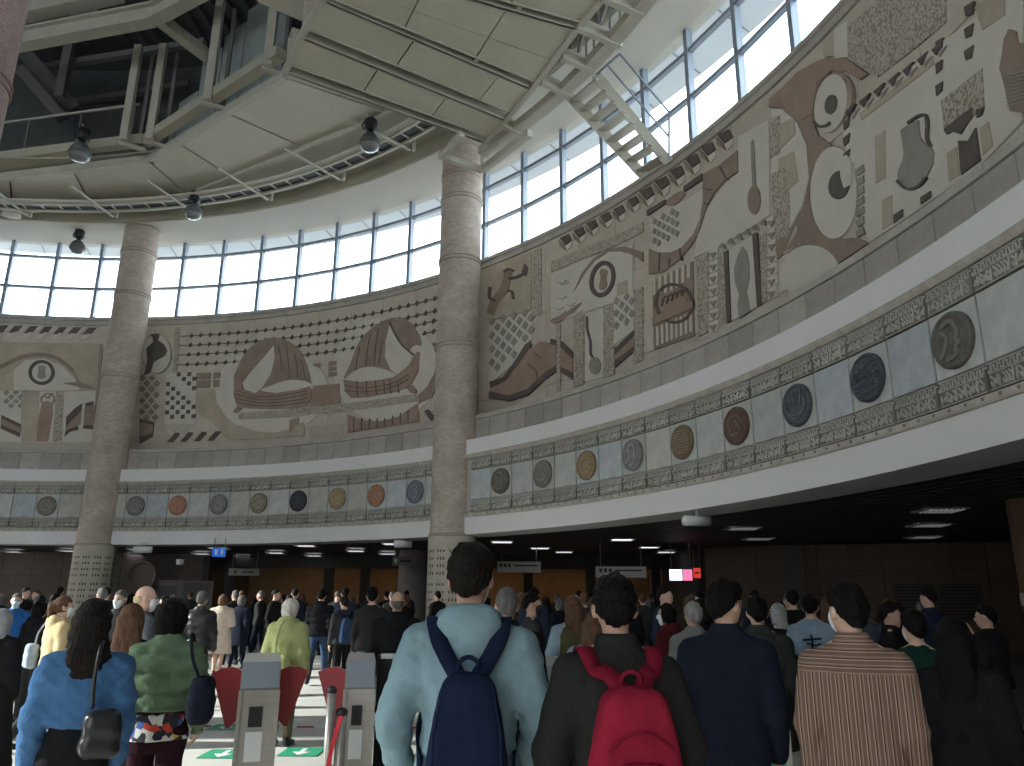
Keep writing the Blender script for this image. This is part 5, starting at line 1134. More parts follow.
def person(px_, ytop, dist, label, top=None, pants=None, hair='black', hairstyle='short', skin='mid', rot=0.0, res=.02, w=1.0, arms='hang', stride=0.0, hem=.86, sleeve=1.0, thick=.022,
           hood=False, puffer=False, collar=False, mask=None, skirt=None, head_turn=0.0, shoe=None, group=None, gender=0, longhair=.35, short_sleeve=False, fold=.006, face=None, head_up=.0, bag=None, name_top='jacket', vest=None, H=None, cap=None):
    p = along((px_, ytop), dist); Ht = H or p.z; S = Ht/1.775; seed = len(PEOPLE)+1; rg = random.Random(seed)
    root = tag(empty('person', (p.x, p.y, 0), math.atan2(-p.x, p.y)+math.radians(rot)), label, 'person', group); root.scale = (S, S, S); PEOPLE.append(root)
    sx = .185*w; hc = np.array((0, .02, 1.635)); ft = rg.choice((-1, 1))
    # joints
    J = {}
    for s in (-1, 1):
        sh = np.array((s*sx, -.01, 1.385)); st = stride*s*ft
        if arms == 'hang': el, wr = np.array((s*(sx+.045), -.03-st*.25, 1.115)), np.array((s*(sx+.045), .05-st*.35, .88))
        elif arms == 'out': el, wr = np.array((s*(sx+.085), -.03, 1.125)), np.array((s*(sx+.06), .12, .93))
        elif arms == 'front': el, wr = np.array((s*(sx+.06), -.02, 1.14)), np.array((s*.10, .24, 1.16))
        elif arms == 'phone': el, wr = (np.array((s*(sx+.05), .02, 1.15)), np.array((s*.07, .20, 1.42))) if s > 0 else (np.array((s*(sx+.05), -.02, 1.14)), np.array((s*.12, .22, 1.10)))
        elif arms == 'strap': el, wr = np.array((s*(sx+.085), -.04, 1.15)), np.array((s*.15, .17, 1.22))
        hip = np.array((s*.09, 0, .90)); kn = np.array((s*.095, st*.75+abs(stride)*.2, .49)); an = np.array((s*.095, st*1.35-(.12*abs(stride) if st < 0 else 0), .085+(.10*stride if st < 0 else 0)))
        J[s] = (sh, el, wr, hip, kn, an)
    lo, hi = (-.5, -.55, -.02), (.5, .55, 1.82)
    # ---- body: one continuous surface (head, neck, trunk, limbs)
    hr = max(res, .0125); f = Field((-.42, -.42, -.02), (.42, .42, 1.80), hr)
    f.loft([(.82, .13, .09), (.95, .155, .10), (1.08, .13, .09), (1.25, .16, .105), (1.37, .165, .10), (1.44, .12, .07), (1.475, .06, .055)], .03)
    f.caps((0, -.012, 1.44), (0, .008, 1.57), .055, .052, .025)
    f.ell(hc+(0, -.012, .025), (.076, .098, .105), .01); f.caps(hc+(0, .025, -.03), hc+(0, .045, -.085), .062, .040, .03); f.ell(hc+(0, .055, -.02), (.055, .045, .07), .02)
    f.caps(hc+(0, .093, .012), hc+(0, .112, -.028), .011, .016, .012); f.caps(hc+(-.03, .088, .028), hc+(.03, .088, .028), .012, .012, .012); f.caps(hc+(-.02, .093, -.062), hc+(.02, .093, -.062), .009, .009, .008)
    for s in (-1, 1):
        f.ell(hc+(s*.081, -.012, -.002), (.014, .025, .036), .008)
        sh, el, wr, hip, kn, an = J[s]
        f.caps((s*.04, -.015, 1.49), sh+(0, 0, .02), .04, .04, .02); f.caps(sh, el, .048, .040, .03); f.caps(el, wr, .040, .027, .01); f.caps(hip, kn, .082, .055, .03); f.caps(kn, an, .056, .038, .01); f.caps(an+(0, -.02, -.035), an+(s*.01, .13, -.05), .042, .034, .02)
    V, Fc = f.mesh()
    turn = math.radians(head_turn)
    def twist(V):
        if not head_turn: return V
        V = V.copy(); t = np.clip((V[:, 2]-1.50)/.06, 0, 1)*turn; c, s_ = np.cos(t), np.sin(t); x, y = V[:, 0].copy(), V[:, 1].copy(); V[:, 0] = x*c-y*s_; V[:, 1] = x*s_+y*c; return V
    V = twist(V)
    if res < .024:                                   # five-fingered hands joined to the wrists
        VV, FF = [V], [Fc]; b = len(V)
        for s in (-1, 1):
            sh, el, wr = J[s][:3]; d = (wr-el)/np.linalg.norm(wr-el); z = -d; y = np.array((0, 1, 0.0))-z*z[1]; y /= np.linalg.norm(y)+1e-9; x = np.cross(y, z)
            if abs(z[1]) > .8: y = np.array((0, 0, 1.0))-z*z[2]; y /= np.linalg.norm(y); x = np.cross(y, z)
            M = np.stack([x, y, z], 1); hv = HAND_V.copy(); fc = HAND_F
            if s < 0: hv[:, 0] *= -1; fc = fc[:, ::-1]
            VV.append(hv @ M.T+wr); FF.append(fc+b); b += len(hv)
        V, Fc = np.concatenate(VV), np.concatenate(FF)
    np_obj('body', V, Fc, SKIN[skin], root)
    # ---- top garment
    if top is not None:
        f = Field((-.48, -.42, min(hem-.1, .72)), (.48, .45, 1.62), res); T = thick; puf = .012 if puffer else 0
        wb = .155+T+(.02 if gender == 0 else .03)
        secs = [(hem, wb+.012+max(0, .9-hem)*.12, .115+T+max(0, .9-hem)*.10), (max(hem+.02, .96), wb, .115+T), (1.08, (.15 if gender == 0 else .13)+T, .102+T), (1.25, .168*w+T, .115+T), (1.36, .178*w+T, .108+T), (1.43, .145*w+T, .082+T), (1.478, .085+T*.6, .066+T*.6), (1.50, .06+T*.6, .058+T*.6)]
        secs = sorted(secs, key=lambda q: q[0])
        f.loft(secs, .03)
        for s in (-1, 1):
            sh, el, wr = J[s][:3]; r0, r1, r2_ = .056*min(sleeve, 1.2)+T*.5, .050*sleeve+T*.5, .040*sleeve+T*.4; f.caps((s*.035, -.02, 1.478), sh+(-s*.01, 0, .015), .038+T*.4, .045+T*.4, .03)
            if short_sleeve: m_ = sh+(el-sh)*.75; f.caps(sh, m_, r0, r1+.012, .04)
            else: f.caps(sh, el, r0, r1, .045); f.caps(el, el+(wr-el)*.97, r1, r2_, .015)
        if fold: f.noise(fold, 16, seed); f.noise(fold*.55, 42, seed+50)
        if puffer:
            _, _, zz3 = f.xyz((slice(None),)*3); u3 = np.abs(((zz3-hem)/.125+.5) % 1.0-.5)*.125; f.F = f.F+(.020*np.exp(-(u3/.018)**2)).astype(np.float32)
        if collar: f.loft([(1.455, .085+T*.4, .078+T*.4), (1.50, .078+T*.3, .072+T*.3), (1.545, .07+T*.3, .068+T*.3, 0, -.006)], .015)
        if hood:
            f.ell((0, -.085, 1.475), (.125, .065, .075), .03); f.ell((0, -.105, 1.43), (.09, .05, .07), .03); f.caps((-.10, .01, 1.49), (-.06, -.09, 1.50), .035, .04, .02); f.caps((.10, .01, 1.49), (.06, -.09, 1.50), .035, .04, .02)
        V, Fc = f.mesh(); np_obj(name_top, V, Fc, top, root)
    if vest is not None:
        f = Field((-.3, -.3, hem-.08), (.3, .3, 1.6), res); f.loft([(q[0]-(.03 if q[0] < 1 else 0), q[1]+.014, q[2]+.014) for q in secs if q[0] < 1.47]+[(1.485, .075, .075)], .02); f.noise(.005, 15, seed); V, Fc = f.mesh(); np_obj('vest', V, Fc, vest, root)
    # ---- legs
    if pants is not None:
        f = Field((-.32, -.5, .05), (.32, .5, 1.2), max(res, .016))
        f.loft([(.80, .165, .115), (.92, .175, .122), (1.06, .145, .11), (1.15, .14, .105)], .03)
        for s in (-1, 1): hip, kn, an = J[s][3:]; f.caps(hip, kn, .095, .070, .03); f.caps(kn, an, .070, .056, .015)
        f.noise(.005, 15, seed+3); V, Fc = f.mesh(); np_obj('trousers', V, Fc, pants, root)
    if skirt is not None:
        m_, zb, fl_ = skirt; f = Field((-.45, -.4, zb-.05), (.45, .4, 1.08), res); f.loft([(zb, .19+fl_, .15+fl_), (.9, .185, .135), (1.04, .15, .115)], .02); f.noise(.008, 14, seed+4); V, Fc = f.mesh(); np_obj('skirt', V, Fc, m_, root)
    for s in (-1, 1):
        an = J[s][5]; f = Field(an-(.09, .12, .10), an+(.09, .24, .08), max(res*.8, .014)); f.caps(an+(0, -.025, -.04), an+(s*.012, .135, -.052), .047, .036, .02); f.caps(an+(0, -.02, -.01), an+(0, -.01, .03), .045, .045, .02); V, Fc = f.mesh(); np_obj('shoe', V, Fc, shoe or M_shoe, root)
    # ---- hair / headwear
    if hairstyle:
        hm = cap or HAIRM[hair]; f = Field(hc-(.17, .22, .75), hc+(.17, .16, .19), max(.009, res*.62))
        if hairstyle in ('short', 'thick', 'crop', 'bald'):
            g = dict(short=.011, thick=.013, crop=.006, bald=.003)[hairstyle]
            f.ell(hc+(0, -.015, .03), (.078+g, .100+g, .107+g), .0)
            if hairstyle == 'thick': f.ell(hc+(0, .0, .085), (.080, .095, .058), .03)
            f.caps(hc+(0, -.065, -.01), hc+(0, -.052, -.07), .052+g, .042, .02)
            if fold: f.noise(.008 if hairstyle in ('short', 'thick') else .002, 60, seed); f.noise(.004 if hairstyle in ('short', 'thick') else .001, 130, seed+9)
            lift = .055 if hairstyle != 'bald' else -.03
            f.cut(lambda x, y, z: np.maximum((hc[2]-.075+.105*np.clip((y-hc[1]+.10)/.09, 0, 1)+.05*np.clip((y-hc[1]-.02)/.06, 0, 1))-z, 0*y-1)+0*x)
            if hairstyle == 'bald': f.cut(lambda x, y, z: (z-(hc[2]+.03))+0*x+0*y)
        elif hairstyle == 'long':
            L = longhair; f.ell(hc+(0, -.02, .03), (.098, .118, .118), .0); f.loft([(hc[2]-L, .07, .035, 0, -.10), (hc[2]-L*.6, .115, .05, 0, -.10), (hc[2]-.08, .108, .07, 0, -.06), (hc[2]+.04, .098, .09, 0, -.03)], .03)
            f.noise(.006, 38, seed); f.cut(lambda x, y, z: np.minimum((y-hc[1]-.035)+.0*x, (hc[2]+.075-z))+0*x)
        elif hairstyle == 'bob':
            f.ell(hc+(0, -.015, .02), (.108, .122, .120), .0); f.ell(hc+(0, -.045, -.06), (.098, .075, .07), .03); f.noise(.008, 45, seed); f.cut(lambda x, y, z: np.minimum((y-hc[1]-.03)+0*x, (hc[2]+.07-z))+0*x)
        elif hairstyle == 'tied':
            f.ell(hc+(0, -.015, .03), (.09, .112, .115), .0); f.ell(hc+(0, -.13, .01), (.045, .05, .06), .03); f.caps(hc+(0, -.14, 0), hc+(0, -.15, -.14), .04, .02, .02); f.noise(.005, 45, seed); f.cut(lambda x, y, z: np.minimum((y-hc[1]-.03)+0*x, (hc[2]+.06-z))+0*x)
        elif hairstyle == 'scarf':
            f.ell(hc+(0, -.01, .02), (.108, .125, .125), .0); f.loft([(1.34, .19, .13), (1.44, .15, .115), (1.52, .10, .10), (1.60, .098, .10)], .04); f.noise(.005, 22, seed); f.cut(lambda x, y, z: -(np.sqrt((x/.066)**2+((z-hc[2]+.005)/.085)**2)-1)*.06*(y > hc[1]+.02)-(y <= hc[1]+.02)*1.0)
        V, Fc = f.mesh(); V = twist(V)
        if len(V): np_obj({'scarf': 'headscarf'}.get(hairstyle, 'hair') if cap is None else 'headscarf', V, Fc, hm, root)
    if mask is not None:
        f = Field(hc-(.11, .02, .15), hc+(.11, .16, .06), .0095); f.caps(hc+(0, .03, -.03), hc+(0, .05, -.085), .067, .046, .03); f.ell(hc+(0, .06, -.025), (.060, .048, .065), .02); f.caps(hc+(0, .095, -.01), hc+(0, .108, -.03), .018, .022, .02)
        f.cut(lambda x, y, z: np.maximum(z-(hc[2]+.005), hc[1]+.035-y)+0*x); V, Fc = f.mesh(); np_obj('face_mask', twist(V), Fc, mask, root)
        m_ = MB()
        for s in (-1, 1): m_.tube([tuple(v) for v in twist(np.array([hc+(s*.066, .045, -.01), hc+(s*.083, .01, .015), hc+(s*.088, -.02, .02), hc+(s*.088, -.03, 0)]))], .003, 5)
        m_.build('mask_loop', mask, root)
    if face or abs(head_turn) > 35 or abs(rot) > 60:
        for s in (-1, 1):
            q = twist(np.array([hc+(s*.031, .091, .006)]))[0]; MB().lathe([(.002, -.010), (.010, -.006), (.014, 0), (.010, .006), (.002, .010)], c=tuple(q), n=10).build('eye', M_eye, root, True)
    return root
def W(root, pts): return [tuple(p) for p in pts]
C = dict
F_ = fabric
def mat_striped():
    m = mat('fabric_striped_shirt', (.15, .095, .07), rough=.9, spec=.1); nt = m.node_tree; N = nt.nodes; L = nt.links; b = N['Principled BSDF']
    tc = N.new('ShaderNodeTexCoord'); sp = N.new('ShaderNodeSeparateXYZ'); L.new(tc.outputs['Object'], sp.inputs[0])
    ab = N.new('ShaderNodeMath'); ab.operation = 'GREATER_THAN'; ab.inputs[1].default_value = 1.36; L.new(sp.outputs['Z'], ab.inputs[0])
    mx = N.new('ShaderNodeMix'); mx.data_type = 'FLOAT'; L.new(ab.outputs[0], mx.inputs[0]); L.new(sp.outputs['X'], mx.inputs[2]); L.new(sp.outputs['Z'], mx.inputs[3])
    mu = N.new('ShaderNodeMath'); mu.operation = 'MULTIPLY'; mu.inputs[1].default_value = 1/.036; L.new(mx.outputs[0], mu.inputs[0])
    fr2 = N.new('ShaderNodeMath'); fr2.operation = 'FRACT'; L.new(mu.outputs[0], fr2.inputs[0])
    r = N.new('ShaderNodeValToRGB'); r.color_ramp.interpolation = 'CONSTANT'; e = r.color_ramp.elements
    e[0].position = 0; e[0].color = (.15, .09, .068, 1); e[1].position = .42; e[1].color = (.32, .26, .195, 1)
    for p_, c in ((.55, (.06, .04, .035, 1)), (.70, (.20, .12, .09, 1)), (.88, (.32, .26, .195, 1)), (.94, (.15, .09, .068, 1))): q = e.new(p_); q.color = c
    L.new(fr2.outputs[0], r.inputs[0]); L.new(r.outputs[0], b.inputs['Base Color']); return m
def mat_floral():
    m = mat('fabric_floral', (.5, .5, .5), rough=.9); nt = m.node_tree; N = nt.nodes; L = nt.links; b = N['Principled BSDF']
    tc = N.new('ShaderNodeTexCoord'); v = N.new('ShaderNodeTexVoronoi'); v.inputs['Scale'].default_value = 22; L.new(tc.outputs['Object'], v.inputs['Vector'])
    sp = N.new('ShaderNodeSeparateColor'); L.new(v.outputs['Color'], sp.inputs[0]); r = N.new('ShaderNodeValToRGB'); r.color_ramp.interpolation = 'CONSTANT'; e = r.color_ramp.elements
    e[0].color = (.03, .03, .04, 1); e[1].position = .45; e[1].color = (.62, .60, .55, 1)
    for p_, c in ((.7, (.5, .06, .04, 1)), (.82, (.6, .4, .05, 1)), (.9, (.05, .1, .3, 1))): q = e.new(p_); q.color = c
    L.new(sp.outputs[0], r.inputs[0]); L.new(r.outputs[0], b.inputs['Base Color']); return m
def mat_check():
    m = mat('fabric_check', (.5, .5, .5), rough=.9); nt = m.node_tree; N = nt.nodes; L = nt.links; tc = N.new('ShaderNodeTexCoord'); c = N.new('ShaderNodeTexChecker'); c.inputs['Scale'].default_value = 55
    c.inputs[1].default_value = (.5, .5, .48, 1); c.inputs[2].default_value = (.03, .03, .035, 1); L.new(tc.outputs['Object'], c.inputs[0]); L.new(c.outputs[0], N['Principled BSDF'].inputs['Base Color']); return m
M_mw = mat('mask_white', (.62, .64, .66), rough=.8); M_mb = mat('mask_black', (.02, .02, .022), rough=.8); M_mc = mat('mask_blue', (.35, .5, .6), rough=.8)
BLK = F_('black', (.016, .016, .018)); CHAR = F_('charcoal', (.028, .029, .027)); NAVY = F_('navy', (.016, .020, .034)); DGREY = F_('dark_grey', (.05, .05, .052)); JEAN = F_('jeans', (.045, .075, .14)); LJEAN = F_('light_jeans', (.25, .31, .38))
BROWNP = F_('brown_pants', (.06, .045, .035)); OLIVE = F_('olive', (.10, .095, .045)); LBLUE = F_('light_blue', (.30, .40, .48)); MAROON = F_('maroon', (.10, .018, .022)); GREYB = F_('grey_beige', (.22, .22, .21))
R1, R2, R3_ = .0125, .018, .03
P1 = person(471, 545, 3.35, 'person in pale blue hoodie with navy backpack, seen from behind at centre', F_('hoodie', (.235, .35, .395)), BROWNP, 'dark', 'thick', 'tan', res=R1, arms='out', hood=True, sleeve=1.12, thick=.024, head_turn=-12, mask=M_mw, name_top='hoodie', w=1.06, fold=.008)
P2 = person(614, 574, 3.2, 'person in charcoal jacket with red backpack, seen from behind', CHAR, NAVY, 'black', 'short', 'tan', res=R1, collar=True, sleeve=1.15, thick=.026, head_turn=-8, rot=14, arms='out', w=1.0, mask=M_mb)
P3 = person(722, 580, 4.5, 'person in plain navy suit jacket with black mask, head turned right', NAVY, NAVY, 'black', 'thick', 'mid', res=R1, collar=True, thick=.024, head_turn=-38, mask=M_mb, w=1.02, fold=.004, sleeve=1.1)
P4 = person(846, 584, 4.2, 'person in brown and cream striped shirt, head turned left with mask', mat_striped(), BLK, 'black', 'thick', 'mid', res=R1, collar=True, thick=.026, head_turn=32, mask=M_mw, fold=.008, sleeve=1.1, w=1.0, hem=.80, name_top='shirt')
P5 = person(96, 599, 4.9, 'person in bright blue denim jacket with long dark hair and black shoulder bag', F_('denim', (.07, .165, .33)), BLK, 'dark', 'long', 'mid', res=R1, gender=1, hem=1.12, sleeve=1.2, thick=.03, longhair=.30, w=.95, arms='hang', head_turn=-10, fold=.010)
P6 = person(174, 597, 5.5, 'person in green puffer jacket with short floral skirt and dark tights', F_('green_puffer', (.16, .235, .145)), F_('plum_tights', (.035, .014, .02)), 'black', 'bob', 'fair', res=R1, gender=1, hem=1.04, sleeve=1.25, thick=.04, puffer=True, skirt=(mat_floral(), .88, .0), w=.92, head_turn=-15, rot=-8, arms='out', collar=True, stride=.12)
P7 = person(3, 609, 8.9, 'person in long black coat and pale headscarf at the left edge', BLK, BLK, 'grey', 'scarf', 'fair', res=R2, gender=1, hem=.12, thick=.05, cap=F_('pale_scarf', (.32, .33, .34)), rot=-30, w=.95, sleeve=1.3)
P8 = person(64, 596, 10.6, 'person in pale yellow coat walking right, brown hair tied back', F_('yellow_coat', (.70, .54, .30)), DGREY, 'brown', 'tied', 'fair', res=R2, gender=1, hem=.55, thick=.04, rot=-72, stride=.30, hood=True, mask=M_mw, head_turn=-10, arms='front')
P9 = person(18, 593, 15.5, 'person in bright blue shirt and pale mask facing the camera at far left', F_('royal_blue', (.03, .14, .42)), DGREY, 'greydark', 'crop', 'tan', res=R2, rot=175, mask=M_mc, short_sleeve=True, name_top='shirt')
P10 = person(41, 601, 12.6, 'person in black hooded jacket behind the yellow coat', BLK, DGREY, 'black', 'bob', 'mid', res=R2, gender=1, rot=-50, hood=True, thick=.04)
P11 = person(146, 585, 8.8, 'balding person with white mask in grey jacket, face turned right', F_('slate', (.10, .11, .13)), BLK, 'blond', 'bald', 'fair', res=R2, rot=-62, mask=M_mw, head_turn=-25, thick=.035)
P12 = person(133, 604, 6.5, 'person with long brown hair and black coat between denim and green jackets', BLK, DGREY, 'brown', 'long', 'fair', res=R2, gender=1, longhair=.36, hem=.7, thick=.04, w=.92, rot=-10)
P13 = person(122, 590, 12.5, 'person in dark jacket with white mask left of the bald person', DGREY, BLK, 'greydark', 'crop', 'tan', res=R2, rot=150, mask=M_mw, collar=True)
P14 = person(203, 591, 13.2, 'person in black leather jacket behind the green puffer', mat('leather', (.022, .022, .024), rough=.38, bump=.3, bscale=25), BROWNP, 'greydark', 'short', 'mid', res=R2, rot=-15, thick=.04, collar=True, stride=.15)
P15 = person(224, 594, 17.8, 'person in cream knee-length coat walking away', F_('cream_coat', (.72, .58, .47)), None, 'brown', 'bob', 'fair', res=R2, gender=1, hem=.50, thick=.04, rot=-12, stride=.14, arms='front', sleeve=1.2)
P16 = person(291, 598, 9.8, 'person with white-blond hair in lime green hooded jacket with lime bag', F_('lime', (.46, .49, .22)), F_('khaki', (.20, .16, .10)), 'white', 'bob', 'fair', res=R2, gender=1, hem=.80, thick=.05, rot=-22, hood=True, sleeve=1.4, w=.98)
P17 = person(322, 589, 16.2, 'person in black puffer jacket and blue jeans behind the lime jacket', BLK, JEAN, 'black', 'short', 'mid', res=R2, puffer=True, hood=True, thick=.045, stride=.26, rot=-10, sleeve=1.3)
P18 = person(345, 596, 15.0, 'person in dark top carrying a blue backpack, left of the grey jacket', DGREY, BLK, 'dark', 'short', 'mid', res=R2, rot=20, thick=.03)
P19 = person(373, 587, 12.2, 'person in dark grey jacket and light jeans left of the bald black-jacket person', F_('ash', (.035, .034, .033)), LJEAN, 'black', 'short', 'mid', res=R2, rot=-5, thick=.03)
P20 = person(398, 591, 9.0, 'bald person in black hooded jacket just left of the hoodie', BLK, BLK, 'greydark', 'bald', 'tan', res=R2, hood=True, thick=.045, sleeve=1.3, w=1.08)
P21 = person(507, 587, 5.7, 'person with cropped grey hair in black jacket right of the hoodie', BLK, BLK, 'greydark', 'crop', 'tan', res=R2, collar=True, thick=.03, w=1.05, rot=5)
P22 = person(531, 593, 8.8, 'bearded-looking person in grey jacket facing right behind the grey-haired one', DGREY, BLK, 'black', 'short', 'tan', res=R2, rot=-75, mask=M_mb, head_turn=-20)
P23 = person(573, 596, 8.3, 'person with wavy brown hair in olive vest and light blue sleeves', LBLUE, JEAN, 'brown', 'long', 'mid', res=R2, gender=1, vest=OLIVE, longhair=.26, sleeve=1.25, arms='out', rot=15, hem=.9)
P24 = person(594, 612, 6.6, 'person with brown hair in light blue jacket beside the red backpack wearer', F_('ice_blue', (.33, .42, .50)), JEAN, 'brown', 'long', 'fair', res=R2, gender=1, longhair=.25, rot=-10, thick=.045, vest=CHAR, puffer=True)
P25 = person(667, 603, 9.0, 'person in maroon hooded jacket with white mask', MAROON, BLK, 'black', 'bob', 'tan', res=R2, rot=70, hood=True, mask=M_mw, thick=.04, w=1.0)
P26 = person(693, 602, 7.5, 'grey-haired person in pale grey jacket left of the navy suit', GREYB, DGREY, 'grey', 'short', 'tan', res=R2, thick=.03, collar=True, head_turn=12, rot=8)
P27 = person(756, 596, 6.6, 'person in dark grey coat just right of the navy suit', F_('iron', (.045, .047, .047)), BLK, 'black', 'short', 'mid', res=R2, thick=.035, w=1.05, collar=True, rot=8, hem=.6)
P28 = person(778, 603, 10.4, 'person in black with black-and-white checked headscarf', BLK, BLK, 'black', 'scarf', 'tan', res=R2, cap=mat_check(), hem=.4, thick=.04, rot=20)
P29 = person(809, 594, 8.9, 'person in pale blue T-shirt with dark print on the back', F_('pale_tee', (.24, .32, .40)), BLK, 'black', 'short', 'tan', res=R2, short_sleeve=True, thick=.018, name_top='shirt', rot=-6, arms='out')
P30 = person(887, 602, 8.6, 'person in black jacket in profile facing right, behind the green sweater', BLK, BLK, 'black', 'short', 'tan', res=R2, rot=-85, collar=True)
P31 = person(913, 611, 6.4, 'person in dark green sweater with white mask right of the striped shirt', F_('bottle_green', (.013, .045, .034)), BLK, 'black', 'thick', 'fair', res=R2, head_turn=25, mask=M_mw, rot=5)
P32 = person(951, 618, 5.0, 'person with very long black hair and black coat at lower right', BLK, BLK, 'black', 'long', 'mid', res=R1, gender=1, longhair=.56, hem=.5, thick=.035, w=.98, rot=-6, sleeve=1.15)
P33 = person(985, 605, 9.8, 'person in black jacket and blue jeans holding a hand to the face at right', BLK, F_('dark_jeans', (.025, .035, .075)), 'black', 'short', 'tan', res=R2, rot=62, arms='phone', shoe=M_shoew, thick=.04, head_turn=15)
P34 = person(862, 599, 10.5, 'person in blue-grey coat just behind the striped shirt', F_('storm', (.06, .07, .10)), BLK, 'black', 'short', 'mid', res=R2, rot=10)
# ---- things carried
def carried(name, root, label, cat):
    t = tag(empty(name), label, cat); t.location = root.location; t.rotation_euler = root.rotation_euler; t.scale = root.scale; return t
def strapline(s, y0, z0, x0=.04, xs=.135):
    pts = [(s*x0, y0, z0), (s*(x0+.035), y0+.045, z0+.05), (s*(xs-.02), -.122, 1.415), (s*xs, -.055, 1.478), (s*xs, .02, 1.478), (s*xs, .09, 1.42), (s*xs, .150, 1.30), (s*(xs+.02), .14, 1.15), (s*(xs+.045), .04, 1.02), (s*(xs+.03), -.12, .98)]
    nr = [(0, -1, .3), (0, -1, .5), (0, -.8, .8), (0, -.3, 1), (0, .3, 1), (0, .8, .7), (0, 1, .2), (0, 1, 0), (s, .3, 0), (s, -.4, 0)]
    return catmull(pts, 4, False), [tuple(q) for q in catmull(nr, 4, False)]
def backpack(root, label, m, ms, hw, zt, hh, taper, front=True, depth=.085, sw=.062, res=.0125):
    t = carried('backpack', root, label, 'backpack'); yb = -.150-depth
    f = Field((-hw-.06, yb-.2, zt-2*hh-.08), (hw+.06, -.08, zt+.08), res); f.box((0, yb, zt-hh), (hw, depth, hh), .055, .02, taper); f.noise(.004, 18, 3); V, Fc = f.mesh(); np_obj('pack_body', V, Fc, m, t)
    if front:
        f = Field((-hw-.02, yb-depth-.12, zt-2*hh-.06), (hw+.02, yb, zt-.1), res); f.box((0, yb-depth-.005, zt-hh*1.40), (hw*.80, .04, hh*.52), .035, .02, .45); V, Fc = f.mesh(); np_obj('front_pocket', V, Fc, m, t)
        zz_ = zt-hh*.60; seam = [(x, yb-depth+.004-.012, zz_-(x/hw)**2*.16+.02) for x in np.linspace(-hw*.62, hw*.62, 15)]; MB().tube(seam, .006, 6).build('zip', ms, t)
        seam = [(x, yb-depth-.046, zt-hh*.97-(x/hw)**2*.16) for x in np.linspace(-hw*.52, hw*.52, 13)]; MB().tube(seam, .005, 6).build('zip', ms, t)
    else:
        for s in (-1, 1): MB().tube([(s*hw*.55, yb-depth+.01, zt-.03), (s*hw*.75, yb-depth-.002, zt-.2), (s*hw*.8, yb-depth-.002, zt-2*hh+.06)], .004, 6).build('piping', ms, t)
    for s in (-1, 1): p_, n_ = strapline(s, yb+depth*.3, zt-.015); MB().ribbon(p_, n_, sw, .012).build('strap', ms, t, True)
    MB().tube(catmull([(-.035, yb+.04, zt-.02), (-.034, yb+.02, zt+.03), (0, yb+.015, zt+.05), (.034, yb+.02, zt+.03), (.035, yb+.04, zt-.02)], 4, False), .009, 8).build('carry_loop', ms, t, True)
    return t, yb
M_nav = F_('pack_navy', (.013, .020, .048)); M_rd = F_('pack_red', (.30, .018, .042)); M_rd2 = F_('pack_red_dark', (.22, .014, .034))
backpack(P1, 'navy blue backpack on the back of the pale blue hoodie', M_nav, M_nav, .155, 1.31, .25, .45, front=False)
t, yb = backpack(P2, 'bright red backpack with arched front pocket on the charcoal jacket', M_rd, M_rd2, .185, 1.37, .27, .45)
lg = MB(); yl = yb-.085-.05; zl = 1.37-.27*1.16
lg.tube([(.028+.022*math.cos(a), yl, zl+.015*math.sin(a)) for a in np.linspace(2.6, 6.8, 14)], .0035, 6); lg.tube([(.028+.011*math.cos(a), yl, zl+.006+.009*math.sin(a)) for a in np.linspace(0, 5.6, 12)], .0028, 6)
for k in range(5): lg.box((.010+k*.009, yl, zl-.024), (.006, .004, .004))
lg.build('emblem', M_whitep, t)
backpack(P18, 'small blue backpack in the crowd left of the grey jacket', F_('pack_blue', (.04, .07, .14)), M_nav, .14, 1.36, .24, .3, front=False, res=.02)
# shoulder bags
def shoulder_bag(root, label, m, c, r, strap, res=.014, name='shoulder_bag'):
    t = carried(name, root, label, 'bag'); f = Field(np.array(c)-np.array(r)-.06, np.array(c)+np.array(r)+.06, res); f.box(c, r, min(r)*.8, .02, .15); f.noise(.008, 20, 5); V, Fc = f.mesh(); np_obj('bag_body', V, Fc, m, t)
    MB().tube(catmull(strap, 5, False), .011, 8).build('strap', m, t, True); return t
shoulder_bag(P5, 'black leather shoulder bag hanging at the back of the denim jacket', mat('bag_leather', (.014, .014, .016), rough=.35), (.12, -.235, 1.06), (.105, .06, .13), [(.06, -.21, 1.19), (.05, -.215, 1.35), (.06, -.175, 1.50), (.075, -.05, 1.545), (.08, .10, 1.46), (.10, .18, 1.30), (.2, .16, 1.15)])
shoulder_bag(P6, 'dark navy shoulder bag on the right of the green puffer', F_('bag_navy', (.018, .02, .035)), (.26, -.10, 1.12), (.085, .13, .15), [(.24, -.17, 1.26), (.19, -.20, 1.38), (.16, -.13, 1.50), (.15, .0, 1.53), (.17, .12, 1.42), (.24, .02, 1.26)])
shoulder_bag(P16, 'lime green slouchy bag hanging behind the lime jacket', F_('bag_lime', (.50, .53, .22)), (.02, -.28, .92), (.17, .09, .17), [(-.04, -.24, 1.08), (-.06, -.22, 1.25), (-.02, -.17, 1.47), (.06, -.02, 1.52), (.1, .12, 1.4)], res=.02)
shoulder_bag(P8, 'pale blue tote bag held beside the yellow coat', F_('bag_pale', (.35, .42, .5)), (-.22, -.20, 1.05), (.10, .07, .15), [(-.2, -.18, 1.2), (-.18, -.16, 1.35), (-.15, -.05, 1.5), (-.15, .1, 1.42)], res=.02)
